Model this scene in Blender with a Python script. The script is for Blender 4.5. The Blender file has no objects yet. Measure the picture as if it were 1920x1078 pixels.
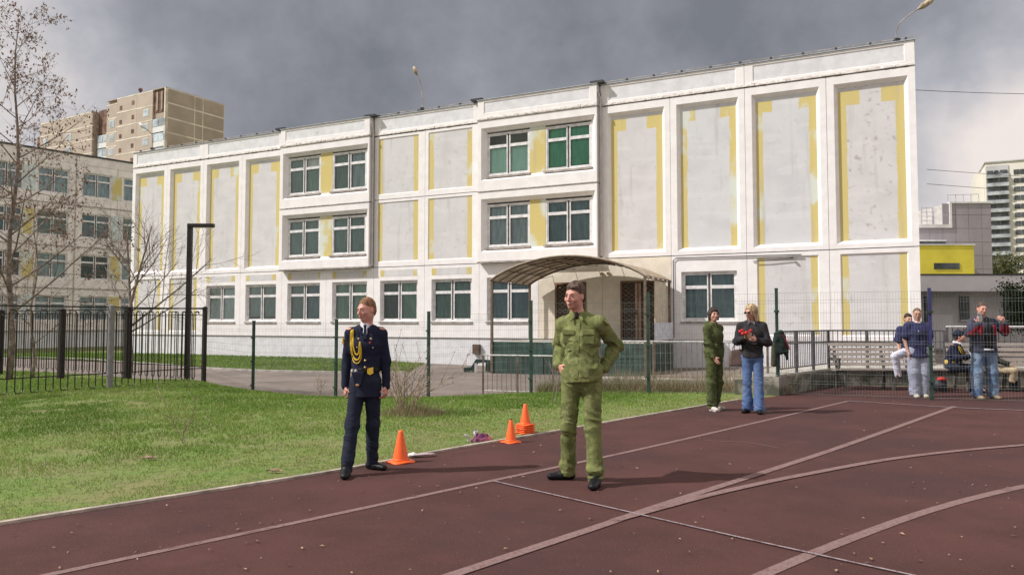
import bpy, math, random
import numpy as np
from mathutils import Vector, Matrix
from mathutils.bvhtree import BVHTree
random.seed(7); RNG = np.random.default_rng(11)
sc = bpy.context.scene
C = sc.collection
R = math.radians
# ---------------------------------------------------------------- camera
FPX = 1380.0; PITCH = math.atan(65/FPX); EYE = 1.44
cd = bpy.data.cameras.new('camera'); cam = bpy.data.objects.new('camera', cd); C.objects.link(cam)
cd.sensor_width = 36.0; cd.lens = FPX/1920*36.0
cam.location = (0, 0, EYE); cam.rotation_euler = (math.pi/2 + PITCH, 0, 0)
cd.clip_start = 0.05; cd.clip_end = 3000
sc.camera = cam
# ---------------------------------------------------------------- world and sun
SUN_TO = Vector((-0.982, -0.19, 0)).normalized()          # horizontal direction towards the sun
SUN_EL = R(45)
W = bpy.data.worlds.new("World"); sc.world = W; W.use_nodes = True
nt = W.node_tree; nt.nodes.clear()
def N(tree, t, **kw):
    n = tree.nodes.new(t)
    for k, v in kw.items(): setattr(n, k, v)
    return n
def math_node(tree, op, a, b=None, c=None, clamp=False):
    n = tree.nodes.new('ShaderNodeMath'); n.operation = op; n.use_clamp = clamp
    for i, v in enumerate((a, b, c)):
        if v is None: continue
        if isinstance(v, (int, float)): n.inputs[i].default_value = v
        else: tree.links.new(v, n.inputs[i])
    return n.outputs[0]
def maprange(tree, v, a, b, c, d, smooth=True):
    n = tree.nodes.new('ShaderNodeMapRange'); n.interpolation_type = 'SMOOTHSTEP' if smooth else 'LINEAR'
    tree.links.new(v, n.inputs[0])
    for i, x in enumerate((a, b, c, d)): n.inputs[i+1].default_value = x
    return n.outputs[0]
def mixcol(tree, fac, a, b, mode='MIX'):
    n = tree.nodes.new('ShaderNodeMix'); n.data_type = 'RGBA'; n.blend_type = mode
    if isinstance(fac, (int, float)): n.inputs[0].default_value = fac
    else: tree.links.new(fac, n.inputs[0])
    for sock, v in ((n.inputs[6], a), (n.inputs[7], b)):
        if isinstance(v, tuple): sock.default_value = (*v[:3], 1)
        else: tree.links.new(v, sock)
    return n.outputs[2]
out = N(nt, 'ShaderNodeOutputWorld')
sky = N(nt, 'ShaderNodeTexSky', sky_type='NISHITA'); sky.sun_disc = False
sky.sun_elevation = SUN_EL; sky.sun_rotation = math.atan2(SUN_TO.x, SUN_TO.y)
bg1 = N(nt, 'ShaderNodeBackground'); bg1.inputs[1].default_value = 0.14; nt.links.new(sky.outputs[0], bg1.inputs[0])
tc = N(nt, 'ShaderNodeTexCoord'); sep = N(nt, 'ShaderNodeSeparateXYZ'); nt.links.new(tc.outputs['Generated'], sep.inputs[0])
X, Y, Z = sep.outputs
zz = math_node(nt, 'ADD', math_node(nt, 'MAXIMUM', Z, 0.0), 0.16)
comb = N(nt, 'ShaderNodeCombineXYZ')
nt.links.new(math_node(nt, 'DIVIDE', X, zz), comb.inputs[0]); nt.links.new(math_node(nt, 'DIVIDE', Y, zz), comb.inputs[1])
n1 = N(nt, 'ShaderNodeTexNoise'); n1.inputs['Scale'].default_value = 0.75; n1.inputs['Detail'].default_value = 7; n1.inputs['Roughness'].default_value = 0.52
nt.links.new(comb.outputs[0], n1.inputs['Vector'])
n2 = N(nt, 'ShaderNodeTexNoise'); n2.inputs['Scale'].default_value = 2.6; n2.inputs['Detail'].default_value = 6; n2.inputs['Roughness'].default_value = 0.6
nt.links.new(tc.outputs['Generated'], n2.inputs['Vector'])
# one great dark rain cloud ahead, brighter broken cloud to the sides and behind
dc = Vector((0.08, 0.90, 0.42)).normalized()
dp = N(nt, 'ShaderNodeVectorMath', operation='DOT_PRODUCT'); nt.links.new(tc.outputs['Generated'], dp.inputs[0]); dp.inputs[1].default_value = dc
dark = maprange(nt, dp.outputs['Value'], 0.66, 0.985, 0.06, 0.86)
lowR = math_node(nt, 'MULTIPLY', maprange(nt, Z, 0.36, 0.10, 0.0, 1.0), maprange(nt, X, 0.36, 0.50, 0.0, 1.0))
wob = math_node(nt, 'SUBTRACT', n2.outputs[0], 0.5)
wob1 = math_node(nt, 'SUBTRACT', n1.outputs[0], 0.5)
d2 = math_node(nt, 'SUBTRACT', dark, math_node(nt, 'MULTIPLY', lowR, 0.62))
d3 = math_node(nt, 'ADD', d2, math_node(nt, 'MULTIPLY', wob, 1.7))
d3 = math_node(nt, 'ADD', d3, math_node(nt, 'MULTIPLY', wob1, 0.9), clamp=True)
ramp = N(nt, 'ShaderNodeValToRGB'); nt.links.new(d3, ramp.inputs[0])
els = ramp.color_ramp.elements
els[0].position = 0.0; els[0].color = (0.62, 0.565, 0.54, 1)
els[1].position = 1.0; els[1].color = (0.138, 0.147, 0.168, 1)
for p, c in ((0.22, (0.48, 0.455, 0.46)), (0.45, (0.325, 0.33, 0.36)), (0.7, (0.215, 0.223, 0.252))):
    e = els.new(p); e.color = (*c, 1)
bg2 = N(nt, 'ShaderNodeBackground'); bg2.inputs[1].default_value = 1.0; nt.links.new(ramp.outputs[0], bg2.inputs[0])
cover = maprange(nt, n1.outputs[0], 0.30, 0.48, 0.55, 1.0)
cover = math_node(nt, 'MAXIMUM', cover, maprange(nt, Y, -0.1, 0.35, 0.0, 1.0))
mx = N(nt, 'ShaderNodeMixShader'); nt.links.new(cover, mx.inputs[0]); nt.links.new(bg1.outputs[0], mx.inputs[1]); nt.links.new(bg2.outputs[0], mx.inputs[2])
nt.links.new(mx.outputs[0], out.inputs[0])
ld = bpy.data.lights.new('sun', 'SUN'); ld.energy = 3.2; ld.angle = R(0.9); ld.color = (1.0, 0.965, 0.925)
sun = bpy.data.objects.new('sun', ld); C.objects.link(sun)
sdir = Vector((SUN_TO.x*math.cos(SUN_EL), SUN_TO.y*math.cos(SUN_EL), math.sin(SUN_EL)))
sun.rotation_euler = sdir.to_track_quat('Z', 'Y').to_euler(); sun.location = (-20, 0, 30)
sc.view_settings.view_transform = 'Standard'; sc.view_settings.look = 'None'
sc.view_settings.gamma = 1.0; sc.view_settings.use_curve_mapping = False
sc.view_settings.exposure = 0.50
# ---------------------------------------------------------------- measuring helpers (turn a photo direction into a point at a real depth)
def ray(x, y):
    a = (x-960)/FPX; b = (539-y)/FPX; c, s = math.cos(PITCH), math.sin(PITCH)
    return Vector((a, c-b*s, s+b*c))
def gnd(x, y, z=0.0):
    d = ray(x, y); t = (z-EYE)/d.z; return (d.x*t, d.y*t)
def at(x, y, Yd):
    d = ray(x, y); t = Yd/d.y; return Vector((d.x*t, Yd, EYE+d.z*t))
# ---------------------------------------------------------------- materials
def mat(name, col, rough=0.7, var=0.12, scale=6.0, bump=0.0, bscale=60.0, metal=0.0, spec=0.35, col2=None, thr=None, coord='Object', stretch=(1,1,1), detail=5, coat=0.0):
    m = bpy.data.materials.new(name); m.use_nodes = True; t = m.node_tree
    b = t.nodes['Principled BSDF']; b.inputs['Roughness'].default_value = rough; b.inputs['Metallic'].default_value = metal
    b.inputs['Specular IOR Level'].default_value = spec
    if coat: b.inputs['Coat Weight'].default_value = coat
    tcn = t.nodes.new('ShaderNodeTexCoord'); mp = t.nodes.new('ShaderNodeMapping'); mp.inputs['Scale'].default_value = stretch
    if coord == 'World':
        g = t.nodes.new('ShaderNodeNewGeometry'); t.links.new(g.outputs['Position'], mp.inputs[0])
    else: t.links.new(tcn.outputs[coord], mp.inputs[0])
    nz = t.nodes.new('ShaderNodeTexNoise'); nz.inputs['Scale'].default_value = scale; nz.inputs['Detail'].default_value = detail; nz.inputs['Roughness'].default_value = 0.6
    t.links.new(mp.outputs[0], nz.inputs['Vector'])
    c2 = col2 if col2 else tuple(max(0, c*(1-2.2*var)) for c in col)
    c1 = col if col2 else tuple(min(1, c*(1+var)) for c in col)
    lo, hi = thr if thr else (0.3, 0.7)
    f = maprange(t, nz.outputs[0], lo, hi, 0, 1)
    cc = mixcol(t, f, c1, c2)
    t.links.new(cc, b.inputs['Base Color'])
    m['cc'] = 1
    if bump:
        n2_ = t.nodes.new('ShaderNodeTexNoise'); n2_.inputs['Scale'].default_value = bscale; n2_.inputs['Detail'].default_value = 4
        t.links.new(mp.outputs[0], n2_.inputs['Vector'])
        bp = t.nodes.new('ShaderNodeBump'); bp.inputs['Strength'].default_value = bump; bp.inputs['Distance'].default_value = 0.02
        t.links.new(n2_.outputs[0], bp.inputs['Height']); t.links.new(bp.outputs[0], b.inputs['Normal'])
    return m
def base_link(m):
    t = m.node_tree; b = t.nodes['Principled BSDF']; return t, b, b.inputs['Base Color'].links[0].from_socket
def add_layer(m, col, scale, lo, hi, stretch=(1,1,1), coord='World', amount=1.0, detail=6):
    t, b, prev = base_link(m)
    mp = t.nodes.new('ShaderNodeMapping'); mp.inputs['Scale'].default_value = stretch
    if coord == 'World':
        g = t.nodes.new('ShaderNodeNewGeometry'); t.links.new(g.outputs['Position'], mp.inputs[0])
    else:
        tcn = t.nodes.new('ShaderNodeTexCoord'); t.links.new(tcn.outputs[coord], mp.inputs[0])
    nz = t.nodes.new('ShaderNodeTexNoise'); nz.inputs['Scale'].default_value = scale; nz.inputs['Detail'].default_value = detail; nz.inputs['Roughness'].default_value = 0.65
    t.links.new(mp.outputs[0], nz.inputs['Vector'])
    f = maprange(t, nz.outputs[0], lo, hi, 0, amount)
    t.links.new(mixcol(t, f, prev, col), b.inputs['Base Color']); return m
# ---------------------------------------------------------------- mesh helpers
class MB:
    def __init__(s): s.v = []; s.f = []; s.mi = []; s.m = 0
    def add(s, vs, fs):
        o = len(s.v); s.v += [tuple(p) for p in vs]; s.f += [tuple(i+o for i in f) for f in fs]; s.mi += [s.m]*len(fs); return s
    def box(s, x0, x1, y0, y1, z0, z1):
        return s.add([(x0,y0,z0),(x1,y0,z0),(x1,y1,z0),(x0,y1,z0),(x0,y0,z1),(x1,y0,z1),(x1,y1,z1),(x0,y1,z1)],
                     [(0,3,2,1),(4,5,6,7),(0,1,5,4),(1,2,6,5),(2,3,7,6),(3,0,4,7)])
    def bar(s, p, q, w, h=None, up=(0,0,1)):
        p = Vector(p); q = Vector(q); h = h or w; d = (q-p).normalized(); u = Vector(up)
        if abs(d.dot(u)) > 0.95: u = Vector((0,1,0))
        a = d.cross(u).normalized(); b = a.cross(d).normalized(); a = a*(w/2); b = b*(h/2)
        return s.add([p-a-b, p+a-b, p+a+b, p-a+b, q-a-b, q+a-b, q+a+b, q-a+b],
                     [(0,3,2,1),(4,5,6,7),(0,1,5,4),(1,2,6,5),(2,3,7,6),(3,0,4,7)][:0] or [(3,2,1,0),(4,5,6,7),(0,1,5,4),(1,2,6,5),(2,3,7,6),(3,0,4,7)])
    def tube(s, pts, rs, n=6, cap=True):
        pts = [Vector(p) for p in pts]
        if isinstance(rs, (int, float)): rs = [rs]*len(pts)
        ref = Vector((0.13, 0.21, 1)).normalized(); rings = []
        vs = []; fs = []
        for i, p in enumerate(pts):
            d = (pts[min(i+1, len(pts)-1)] - pts[max(i-1, 0)]).normalized()
            if abs(d.dot(ref)) > 0.97: ref = Vector((1, 0.1, 0)).normalized()
            a = d.cross(ref).normalized(); b = a.cross(d).normalized()
            for k in range(n):
                t = 2*math.pi*k/n; vs.append(p + a*(rs[i]*math.cos(t)) + b*(rs[i]*math.sin(t)))
        for i in range(len(pts)-1):
            for k in range(n):
                k2 = (k+1) % n; fs.append((i*n+k, i*n+k2, (i+1)*n+k2, (i+1)*n+k))
        if cap: fs.append(tuple(range(n))[::-1]); fs.append(tuple((len(pts)-1)*n+k for k in range(n)))
        return s.add(vs, fs)
    def lathe(s, prof, n=20, c=(0,0,0)):
        vs = []; fs = []
        for r, z in prof:
            for k in range(n):
                t = 2*math.pi*k/n; vs.append((c[0]+r*math.cos(t), c[1]+r*math.sin(t), c[2]+z))
        for i in range(len(prof)-1):
            for k in range(n):
                k2 = (k+1) % n; fs.append((i*n+k, i*n+k2, (i+1)*n+k2, (i+1)*n+k))
        fs.append(tuple(range(n))[::-1]); fs.append(tuple((len(prof)-1)*n+k for k in range(n)))
        return s.add(vs, fs)
    def ball(s, c, r, n=10, m=6):
        if isinstance(r, (int, float)): r = (r, r, r)
        vs = [(c[0], c[1], c[2]-r[2])]; fs = []
        for i in range(1, m):
            a = -math.pi/2 + math.pi*i/m
            for k in range(n):
                t = 2*math.pi*k/n; vs.append((c[0]+r[0]*math.cos(a)*math.cos(t), c[1]+r[1]*math.cos(a)*math.sin(t), c[2]+r[2]*math.sin(a)))
        vs.append((c[0], c[1], c[2]+r[2])); L = len(vs)-1
        for k in range(n):
            k2 = (k+1) % n; fs.append((0, 1+k2, 1+k)); fs.append((L, L-n+k, L-n+k2))
            for i in range(m-2): fs.append((1+i*n+k, 1+i*n+k2, 1+(i+1)*n+k2, 1+(i+1)*n+k))
        return s.add(vs, fs)
    def prism(s, poly, y0, y1):     # polygon in xz, extruded along y
        n = len(poly); vs = [(x, y0, z) for x, z in poly] + [(x, y1, z) for x, z in poly]
        fs = [tuple(range(n)), tuple(range(n, 2*n))[::-1]] + [(i, i+n, (i+1) % n + n, (i+1) % n) for i in range(n)]
        return s.add(vs, fs)
    def mesh(s, name, mats, smooth=False):
        me = bpy.data.meshes.new(name); me.from_pydata(s.v, [], s.f)
        for m in (mats if isinstance(mats, (list, tuple)) else [mats]): me.materials.append(m)
        if s.m or any(s.mi): me.polygons.foreach_set('material_index', s.mi)
        if smooth: me.polygons.foreach_set('use_smooth', [True]*len(me.polygons))
        me.update(); return me
    def build(s, name, mats, parent=None, loc=(0,0,0), rotz=0, smooth=False, **tags):
        return link(name, s.mesh(name, mats, smooth), parent, loc, rotz, **tags)
def link(name, me, parent=None, loc=(0,0,0), rotz=0, **tags):
    o = bpy.data.objects.new(name, me); C.objects.link(o); o.parent = parent; o.location = loc; o.rotation_euler = (0, 0, rotz)
    for k, v in tags.items(): o[k] = v
    return o
def thing(name, label, cat, loc=(0,0,0), rotz=0, group=None):
    o = bpy.data.objects.new(name, None); C.objects.link(o); o.location = loc; o.rotation_euler = (0,0,rotz); o.empty_display_size = 0.2
    o['label'] = label; o['category'] = cat
    if group: o['group'] = group
    return o
def bevel(o, w=0.01, seg=2):
    m = o.modifiers.new('bevel', 'BEVEL'); m.width = w; m.segments = seg; m.limit_method = 'ANGLE'; return o
def bigmesh(name, V, F, mats, smooth=False, mi=None):
    me = bpy.data.meshes.new(name); n = F.shape[1]
    me.vertices.add(len(V)); me.vertices.foreach_set('co', np.asarray(V, np.float32).ravel())
    me.loops.add(F.size); me.loops.foreach_set('vertex_index', F.astype(np.int32).ravel())
    me.polygons.add(len(F)); me.polygons.foreach_set('loop_start', np.arange(0, F.size, n, dtype=np.int32))
    me.polygons.foreach_set('loop_total', np.full(len(F), n, np.int32))
    if smooth: me.polygons.foreach_set('use_smooth', np.ones(len(F), bool))
    for m in (mats if isinstance(mats, (list, tuple)) else [mats]): me.materials.append(m)
    if mi is not None: me.polygons.foreach_set('material_index', np.asarray(mi, np.int32))
    me.update(calc_edges=True); me.validate(); return me
def catmull(pts, n=8):
    P = [Vector(p) for p in pts]; P = [P[0]*2-P[1]] + P + [P[-1]*2-P[-2]]; o = []
    for i in range(1, len(P)-2):
        for k in range(n):
            t = k/n; a, b, c, d = P[i-1], P[i], P[i+1], P[i+2]
            o.append(0.5*((2*b)+(c-a)*t+(2*a-5*b+4*c-d)*t*t+(3*b-a-3*c+d)*t**3))
    o.append(P[-2]); return o
# ================================================================ SETTING
CP = [(-30,4,0),(-20,8,0),(-15,12,0),(-10.2,14.6,-.03),(-8.3,17.2,.0),(-7.7,18.2,-.02),(-7.0,19.0,-.42),(-6.6,19.7,-.58),(-6.0,17.6,-.22),(-4.4,18.6,-.53),
 (-2,17.7,-.43),(.43,16.6,-.17),(2.9,15.7,-.07),(5.3,14.7,0),(8,14,0),(12,14,0),(-4,14,-.06),(0,13,0),(0,15,-.05),(-3,16,-.2),(-8,14,0),(-8,10,0),(-3,9,0),(3,12.2,0),
 (-6,21,-.62),(-12,25,-.55),(-20,30,-.58),(-30,36,-.6),(-10,32,-.6),(-4,24,-.62),(0,20,-.52),(0,28,-.6),(2,32,-.65),(3,17.9,-.05),(4,22,-.5),(6,18,-.02),
 (-20,42,-.45),(-10,37.5,-.45),(-3,34,-.6),(8,20,.0),(10,25,-.2),(15,25,0),(-14,20,-.12),(-11,21,-.25),(-20,24,-.3),(-20,19,-.08),(30,10,0),(30,30,0),(30,50,0),(-50,20,-.3),(-50,50,-.5),(-25,60,-.5),(10,60,-.5),(-45,4,0),(0,0,0),(-10,0,0),(-6,5,0),(10,8,0),(-10.43,20.07,-.13),(-13.4,21.9,-.26),(-16.7,24,-.26),(-8.9,16.4,-.02)]
_c = np.array(CP, float); _A = np.sqrt(((_c[:, None, :2]-_c[None, :, :2])**2).sum(-1)+0.6); _w = np.linalg.solve(_A+1e-6*np.eye(len(_c)), _c[:, 2])
def TZ(x, y):
    x = np.asarray(x, float); y = np.asarray(y, float)
    d = np.sqrt((x[..., None]-_c[:, 0])**2+(y[..., None]-_c[:, 1])**2+0.6); return np.clip(d@_w, -.66, .03)
def tz(x, y): return float(TZ(x, y))
KERB = [(-30,-19.2),(-14.2,-4.6),(-9,.15),(-6.2,2.85)] + [gnd(*p) for p in ((0,983),(320,933),(640,882),(845,843),(1050,808),(1220,778),(1385,750))]
KERBS = [tuple(p[:2]) for p in catmull([(x, y, 0) for x, y in KERB], 8)]
WALLC = (5.25, 14.55); WALLB = (7.26, 16.75)
TRACK = KERBS + [(4.75, 14.1), WALLC, WALLB, (45, 16.75), (45, -25), (-30, -25)]
PATHFAR = [(-75,58),(-29,41.5),(-18.5,35.6),(-12.8,31.6),(-7.4,29.95),(-4.2,29.7)]
PATH = [(-75,52),(-30,36.5),(-21.5,30.5),(-13,25.5),(-8,21.4),(-6,20.2),(-4,19.15),(0,17.5),(2,17.3),(3.2,17.95),(5.9,17.05),(7.3,17.2),(12,17.5),(40,20),(40,62),(16,62),(14.8,26.8),(0,33.8),(-4.2,35.8)] + PATHFAR[::-1]
def inside(P, x, y):
    x = np.asarray(x, float); y = np.asarray(y, float); r = np.zeros(x.shape, bool); n = len(P)
    for i in range(n):
        x1, y1 = P[i]; x2, y2 = P[(i+1) % n]
        if y1 == y2: continue
        c = ((y1 > y) != (y2 > y)) & (x < (x2-x1)*(y-y1)/(y2-y1)+x1); r ^= c
    return r
def grid_sheet(x0, x1, y0, y1, s, zf):
    xs = np.arange(x0, x1+s*.5, s); ys = np.arange(y0, y1+s*.5, s); gx, gy = np.meshgrid(xs, ys); gz = zf(gx, gy)
    V = np.stack([gx.ravel(), gy.ravel(), gz.ravel()], 1); nx = len(xs); ny = len(ys)
    i = (np.arange(ny-1)[:, None]*nx+np.arange(nx-1)[None]).ravel(); return V, np.stack([i, i+1, i+nx+1, i+nx], 1)
M_soil = mat('lawn_soil', (0.13, 0.20, 0.040), 0.95, col2=(0.19, 0.185, 0.075), scale=1.3, coord='World', bump=0.6, bscale=25)
add_layer(M_soil, (0.13, 0.105, 0.06), 3.5, .56, .70, amount=.8)
add_layer(M_soil, (0.05, 0.085, 0.02), 9, .5, .65, amount=.6)
M_asph = mat('path_asphalt', (0.20, 0.165, 0.145), 0.9, var=.10, scale=.8, coord='World', bump=.25, bscale=90)
add_layer(M_asph, (0.13, 0.11, 0.10), .45, .5, .62, amount=.6); add_layer(M_asph, (0.26, 0.225, 0.20), 7, .55, .7, amount=.5)
M_conc = mat('concrete', (0.42, 0.40, 0.36), .85, var=.14, scale=4, coord='World', bump=.25, bscale=40)
# rubber track
M_trk = mat('track_rubber', (0.094, 0.038, 0.033), .88, var=.10, scale=1.1, coord='World', bump=.55, bscale=230, spec=.25)
add_layer(M_trk, (0.062, 0.030, 0.030), .35, .45, .62, amount=.75)
add_layer(M_trk, (0.125, 0.050, 0.045), .8, .57, .70, amount=.55)
add_layer(M_trk, (0.035, 0.022, 0.024), 160, .55, .64, amount=.75, detail=2)
add_layer(M_trk, (0.30, 0.16, 0.15), 120, .62, .70, amount=.6, detail=2)
add_layer(M_trk, (0.16, 0.095, 0.09), 34, .64, .70, amount=.6, detail=3)
add_layer(M_trk, (0.055, 0.030, 0.030), 7, .56, .72, amount=.5)
M_line = mat('track_line_paint', (0.235, 0.155, 0.147), .85, col2=(0.165, 0.095, 0.09), scale=30, thr=(.42, .7), coord='World', bump=.3, bscale=220, spec=.25)
add_layer(M_line, (0.09, 0.04, 0.038), 3, .52, .75, amount=.65); add_layer(M_line, (0.09, 0.04, 0.038), 110, .56, .66, amount=.7, detail=2)
M_line2 = mat('thin_line_paint', (0.32, 0.27, 0.29), .85, col2=(0.16, 0.10, 0.10), scale=14, thr=(.45, .7), coord='World', spec=.25)
add_layer(M_line2, (0.09, 0.04, 0.038), 90, .5, .62, amount=.8, detail=2)

V, F = grid_sheet(-60, 45, -25, 70, .5, lambda x, y: TZ(x, y))
cx = V[F].mean(1)
fine = (cx[:, 0] > -26) & (cx[:, 0] < 14) & (cx[:, 1] > 3) & (cx[:, 1] < 40)
Vf, Ff = grid_sheet(-26, 14, 3, 40, .2, lambda x, y: TZ(x, y))
def lower(V):
    ins = inside(TRACK, V[:, 0], V[:, 1]) | inside(PATH, V[:, 0], V[:, 1]); V[:, 2] -= np.where(ins, .10, 0); return V
lower(V); lower(Vf)
outer = np.array([(-1500,-300,-.95),(1500,-300,-.95),(1500,1800,-.95),(-1500,1800,-.95)])
Vall = np.concatenate([V, Vf, outer]); Fall = np.concatenate([F[~fine], Ff+len(V), np.array([[0,1,2,3]])+len(V)+len(Vf)])
link('ground', bigmesh('ground', Vall, Fall, M_soil, True), kind='structure')
def poly_fill(name, P, zf, m, step=.4, **tags):
    # triangulated sheet: regular points inside plus the outline, by bmesh triangle fill in strips
    import bmesh
    bm = bmesh.new(); vs = []
    Q = []
    for i in range(len(P)):
        a = Vector((*P[i], 0)); b = Vector((*P[(i+1) % len(P)], 0)); n = max(1, int((b-a).length/1.0))
        for k in range(n): Q.append(a+(b-a)*(k/n))
    vs = [bm.verts.new(q) for q in Q]; bm.faces.new(vs)
    bmesh.ops.triangulate(bm, faces=bm.faces[:])
    x0 = min(q.x for q in Q); x1 = max(q.x for q in Q); y0 = min(q.y for q in Q); y1 = max(q.y for q in Q)
    if zf:
        for k in range(int(x0), int(x1)+1): bmesh.ops.bisect_plane(bm, geom=bm.verts[:]+bm.edges[:]+bm.faces[:], plane_co=(k, 0, 0), plane_no=(1,0,0))
        for k in range(int(y0), int(y1)+1): bmesh.ops.bisect_plane(bm, geom=bm.verts[:]+bm.edges[:]+bm.faces[:], plane_co=(0, k, 0), plane_no=(0,1,0))
        for v in bm.verts: v.co.z = tz(v.co.x, v.co.y)+zf
    me = bpy.data.meshes.new(name); bm.to_mesh(me); bm.free(); me.materials.append(m)
    if sum(p.normal.z for p in me.polygons) < 0: me.flip_normals()
    return link(name, me, **tags)
poly_fill('running_track', TRACK, 0, M_trk, kind='structure')
poly_fill('path', [p for p in PATH], 0.015, M_asph, kind='structure')
def ribbon(name, pts, w, z, m, n=10, zf=None, h=0, **tags):
    P = catmull([(x, y, 0) for x, y in pts], n); vs = []; fs = []
    for i, p in enumerate(P):
        d = (P[min(i+1, len(P)-1)]-P[max(i-1, 0)]).normalized(); s = Vector((-d.y, d.x, 0))*(w/2)
        for q in (p-s, p+s):
            zz_ = z+(tz(q.x, q.y) if zf else 0); vs.append((q.x, q.y, zz_))
    for i in range(len(P)-1): fs.append((2*i, 2*i+2, 2*i+3, 2*i+1))
    if h:
        k = len(vs); vs += [(a, b, c-h) for a, b, c in vs]
        for i in range(len(P)-1): fs += [(2*i, 2*i+k, 2*i+2+k, 2*i+2), (2*i+1, 2*i+3, 2*i+3+k, 2*i+1+k)]
        fs += [(0, 1, 1+k, k), (k-2, 2*k-2, 2*k-1, k-1)]
    me = bpy.data.meshes.new(name); me.from_pydata(vs, [], fs); me.materials.append(m)
    o = link(name, me, **tags); return o
G = lambda *l: [gnd(*p) for p in l]
ribbon('track_line', G((-380,1178),(90,1078),(530,985),(905,905),(1250,831),(1590,752)), .065, .004, M_line, kind='structure')
ribbon('track_line', G((560,1178),(850,1078),(1130,985),(1250,944),(1450,880),(1600,830),(1790,762)), .085, .0062, M_line, kind='structure')
ribbon('track_line', G((1150,977),(1250,950),(1350,924),(1500,892),(1700,857),(1920,835),(2150,822)), .085, .0085, M_line, kind='structure')
ribbon('track_line', G((1200,1185),(1430,1078),(1600,1008),(1760,952),(1920,912),(2100,880)), .085, .004, M_line, kind='structure')
ribbon('track_line', G((925,903),(1130,950),(1400,1012),(1700,1078),(1900,1120)), .022, .0108, M_line2, kind='structure')
ribbon('track_line', G((1320,826),(1400,830),(1460,840)), .03, .004, mat('faded_line_paint', (0.17,0.085,0.08), .88, coord='World', scale=40), kind='structure')
ribbon('track_line', G((1590,752),(1780,764),(1920,770),(2050,776)), .05, .0108, M_line2, kind='structure')
ribbon('kerb', KERB, .055, .022, mat('kerb_concrete', (0.42, 0.355, 0.30), .85, var=.2, scale=5, coord='World', bump=.3, bscale=60), h=.15, kind='structure')
ribbon('path_kerb', PATHFAR, .14, .09, M_conc, zf=True, h=.3, kind='structure')
# fallen bits of leaf on the rubber
M_leaf = mat('dry_leaf', (0.34, 0.23, 0.16), .8, var=.3, scale=3, coord='World')
mb = MB(); cnt = 0
while cnt < 430:
    y = 3.4+12.5*random.random()**1.35; x = (random.random()*1.5-.72)*y*1.05
    if not inside(TRACK, np.array([x]), np.array([y]))[0]: continue
    s = random.uniform(.005, .015); a = random.random()*6.28; c, d = math.cos(a), math.sin(a); z = .0115; t = random.uniform(0, .008)
    mb.add([(x+c*s*1.5, y+d*s*1.5, z), (x-d*s*.7, y+c*s*.7, z+t+.004), (x-c*s*1.5, y-d*s*1.5, z+.002), (x+d*s*.7, y-c*s*.7, z+t)], [(0,1,2,3)]); cnt += 1
mb.build('leaf_litter', M_leaf, kind='stuff')
# ---------------------------------------------------------------- grass blades
def noise2(x, y, s, seed):
    xi = np.floor(x/s).astype(int); yi = np.floor(y/s).astype(int); fx = x/s-xi; fy = y/s-yi; fx = fx*fx*(3-2*fx); fy = fy*fy*(3-2*fy)
    def h(a, b): 
        n = (a*374761393+b*668265263+seed*1274126177) & 0xffffffff; n = ((n ^ (n >> 13))*1274126177) & 0xffffffff; return ((n ^ (n >> 16)) & 0xffff)/65535.
    return (h(xi, yi)*(1-fx)+h(xi+1, yi)*fx)*(1-fy)+(h(xi, yi+1)*(1-fx)+h(xi+1, yi+1)*fx)*fy
def grass_mat(name, cols):
    m = bpy.data.materials.new(name); m.use_nodes = True; t = m.node_tree; b = t.nodes['Principled BSDF']; b.inputs['Roughness'].default_value = .6
    b.inputs['Specular IOR Level'].default_value = .2
    at_ = t.nodes.new('ShaderNodeAttribute'); at_.attribute_name = 'tone'
    rp = t.nodes.new('ShaderNodeValToRGB'); t.links.new(at_.outputs['Fac'], rp.inputs[0]); e = rp.color_ramp.elements
    e[0].color = (*cols[0], 1); e[1].color = (*cols[-1], 1)
    for i, c in enumerate(cols[1:-1]): k = e.new((i+1)/(len(cols)-1)); k.color = (*c, 1)
    t.links.new(rp.outputs[0], b.inputs['Base Color'])
    tr = t.nodes.new('ShaderNodeBsdfTranslucent'); t.links.new(rp.outputs[0], tr.inputs[0]); ms = t.nodes.new('ShaderNodeMixShader'); ms.inputs[0].default_value = .25
    t.links.new(b.outputs[0], ms.inputs[1]); t.links.new(tr.outputs[0], ms.inputs[2]); t.links.new(ms.outputs[0], t.nodes['Material Output'].inputs[0]); return m
M_gr = grass_mat('grass_blade', [(0.105,0.185,0.028), (0.170,0.280,0.048), (0.240,0.325,0.075), (0.31,0.32,0.14), (0.41,0.36,0.22)])
def blades(name, x, y, h, w, tone, m, **tags):
    n = len(x); z = TZ(x, y) if n < 60000 else np.concatenate([TZ(a, b) for a, b in zip(np.array_split(x, 12), np.array_split(y, 12))])
    a = RNG.random(n)*6.283; lean = RNG.normal(0, .45, (n, 2))*h[:, None]
    c = np.cos(a)*w/2; s = np.sin(a)*w/2; z = z-.004
    V = np.zeros((n, 3, 3)); V[:, 0] = np.stack([x-c, y-s, z], 1); V[:, 1] = np.stack([x+c, y+s, z], 1); V[:, 2] = np.stack([x+lean[:, 0], y+lean[:, 1], z+h], 1)
    me = bigmesh(name, V.reshape(-1, 3), np.arange(n*3).reshape(n, 3), m)
    A = me.attributes.new('tone', 'FLOAT', 'POINT'); A.data.foreach_set('value', np.repeat(tone, 3).astype(np.float32))
    return link(name, me, kind='stuff', **tags)
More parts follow.
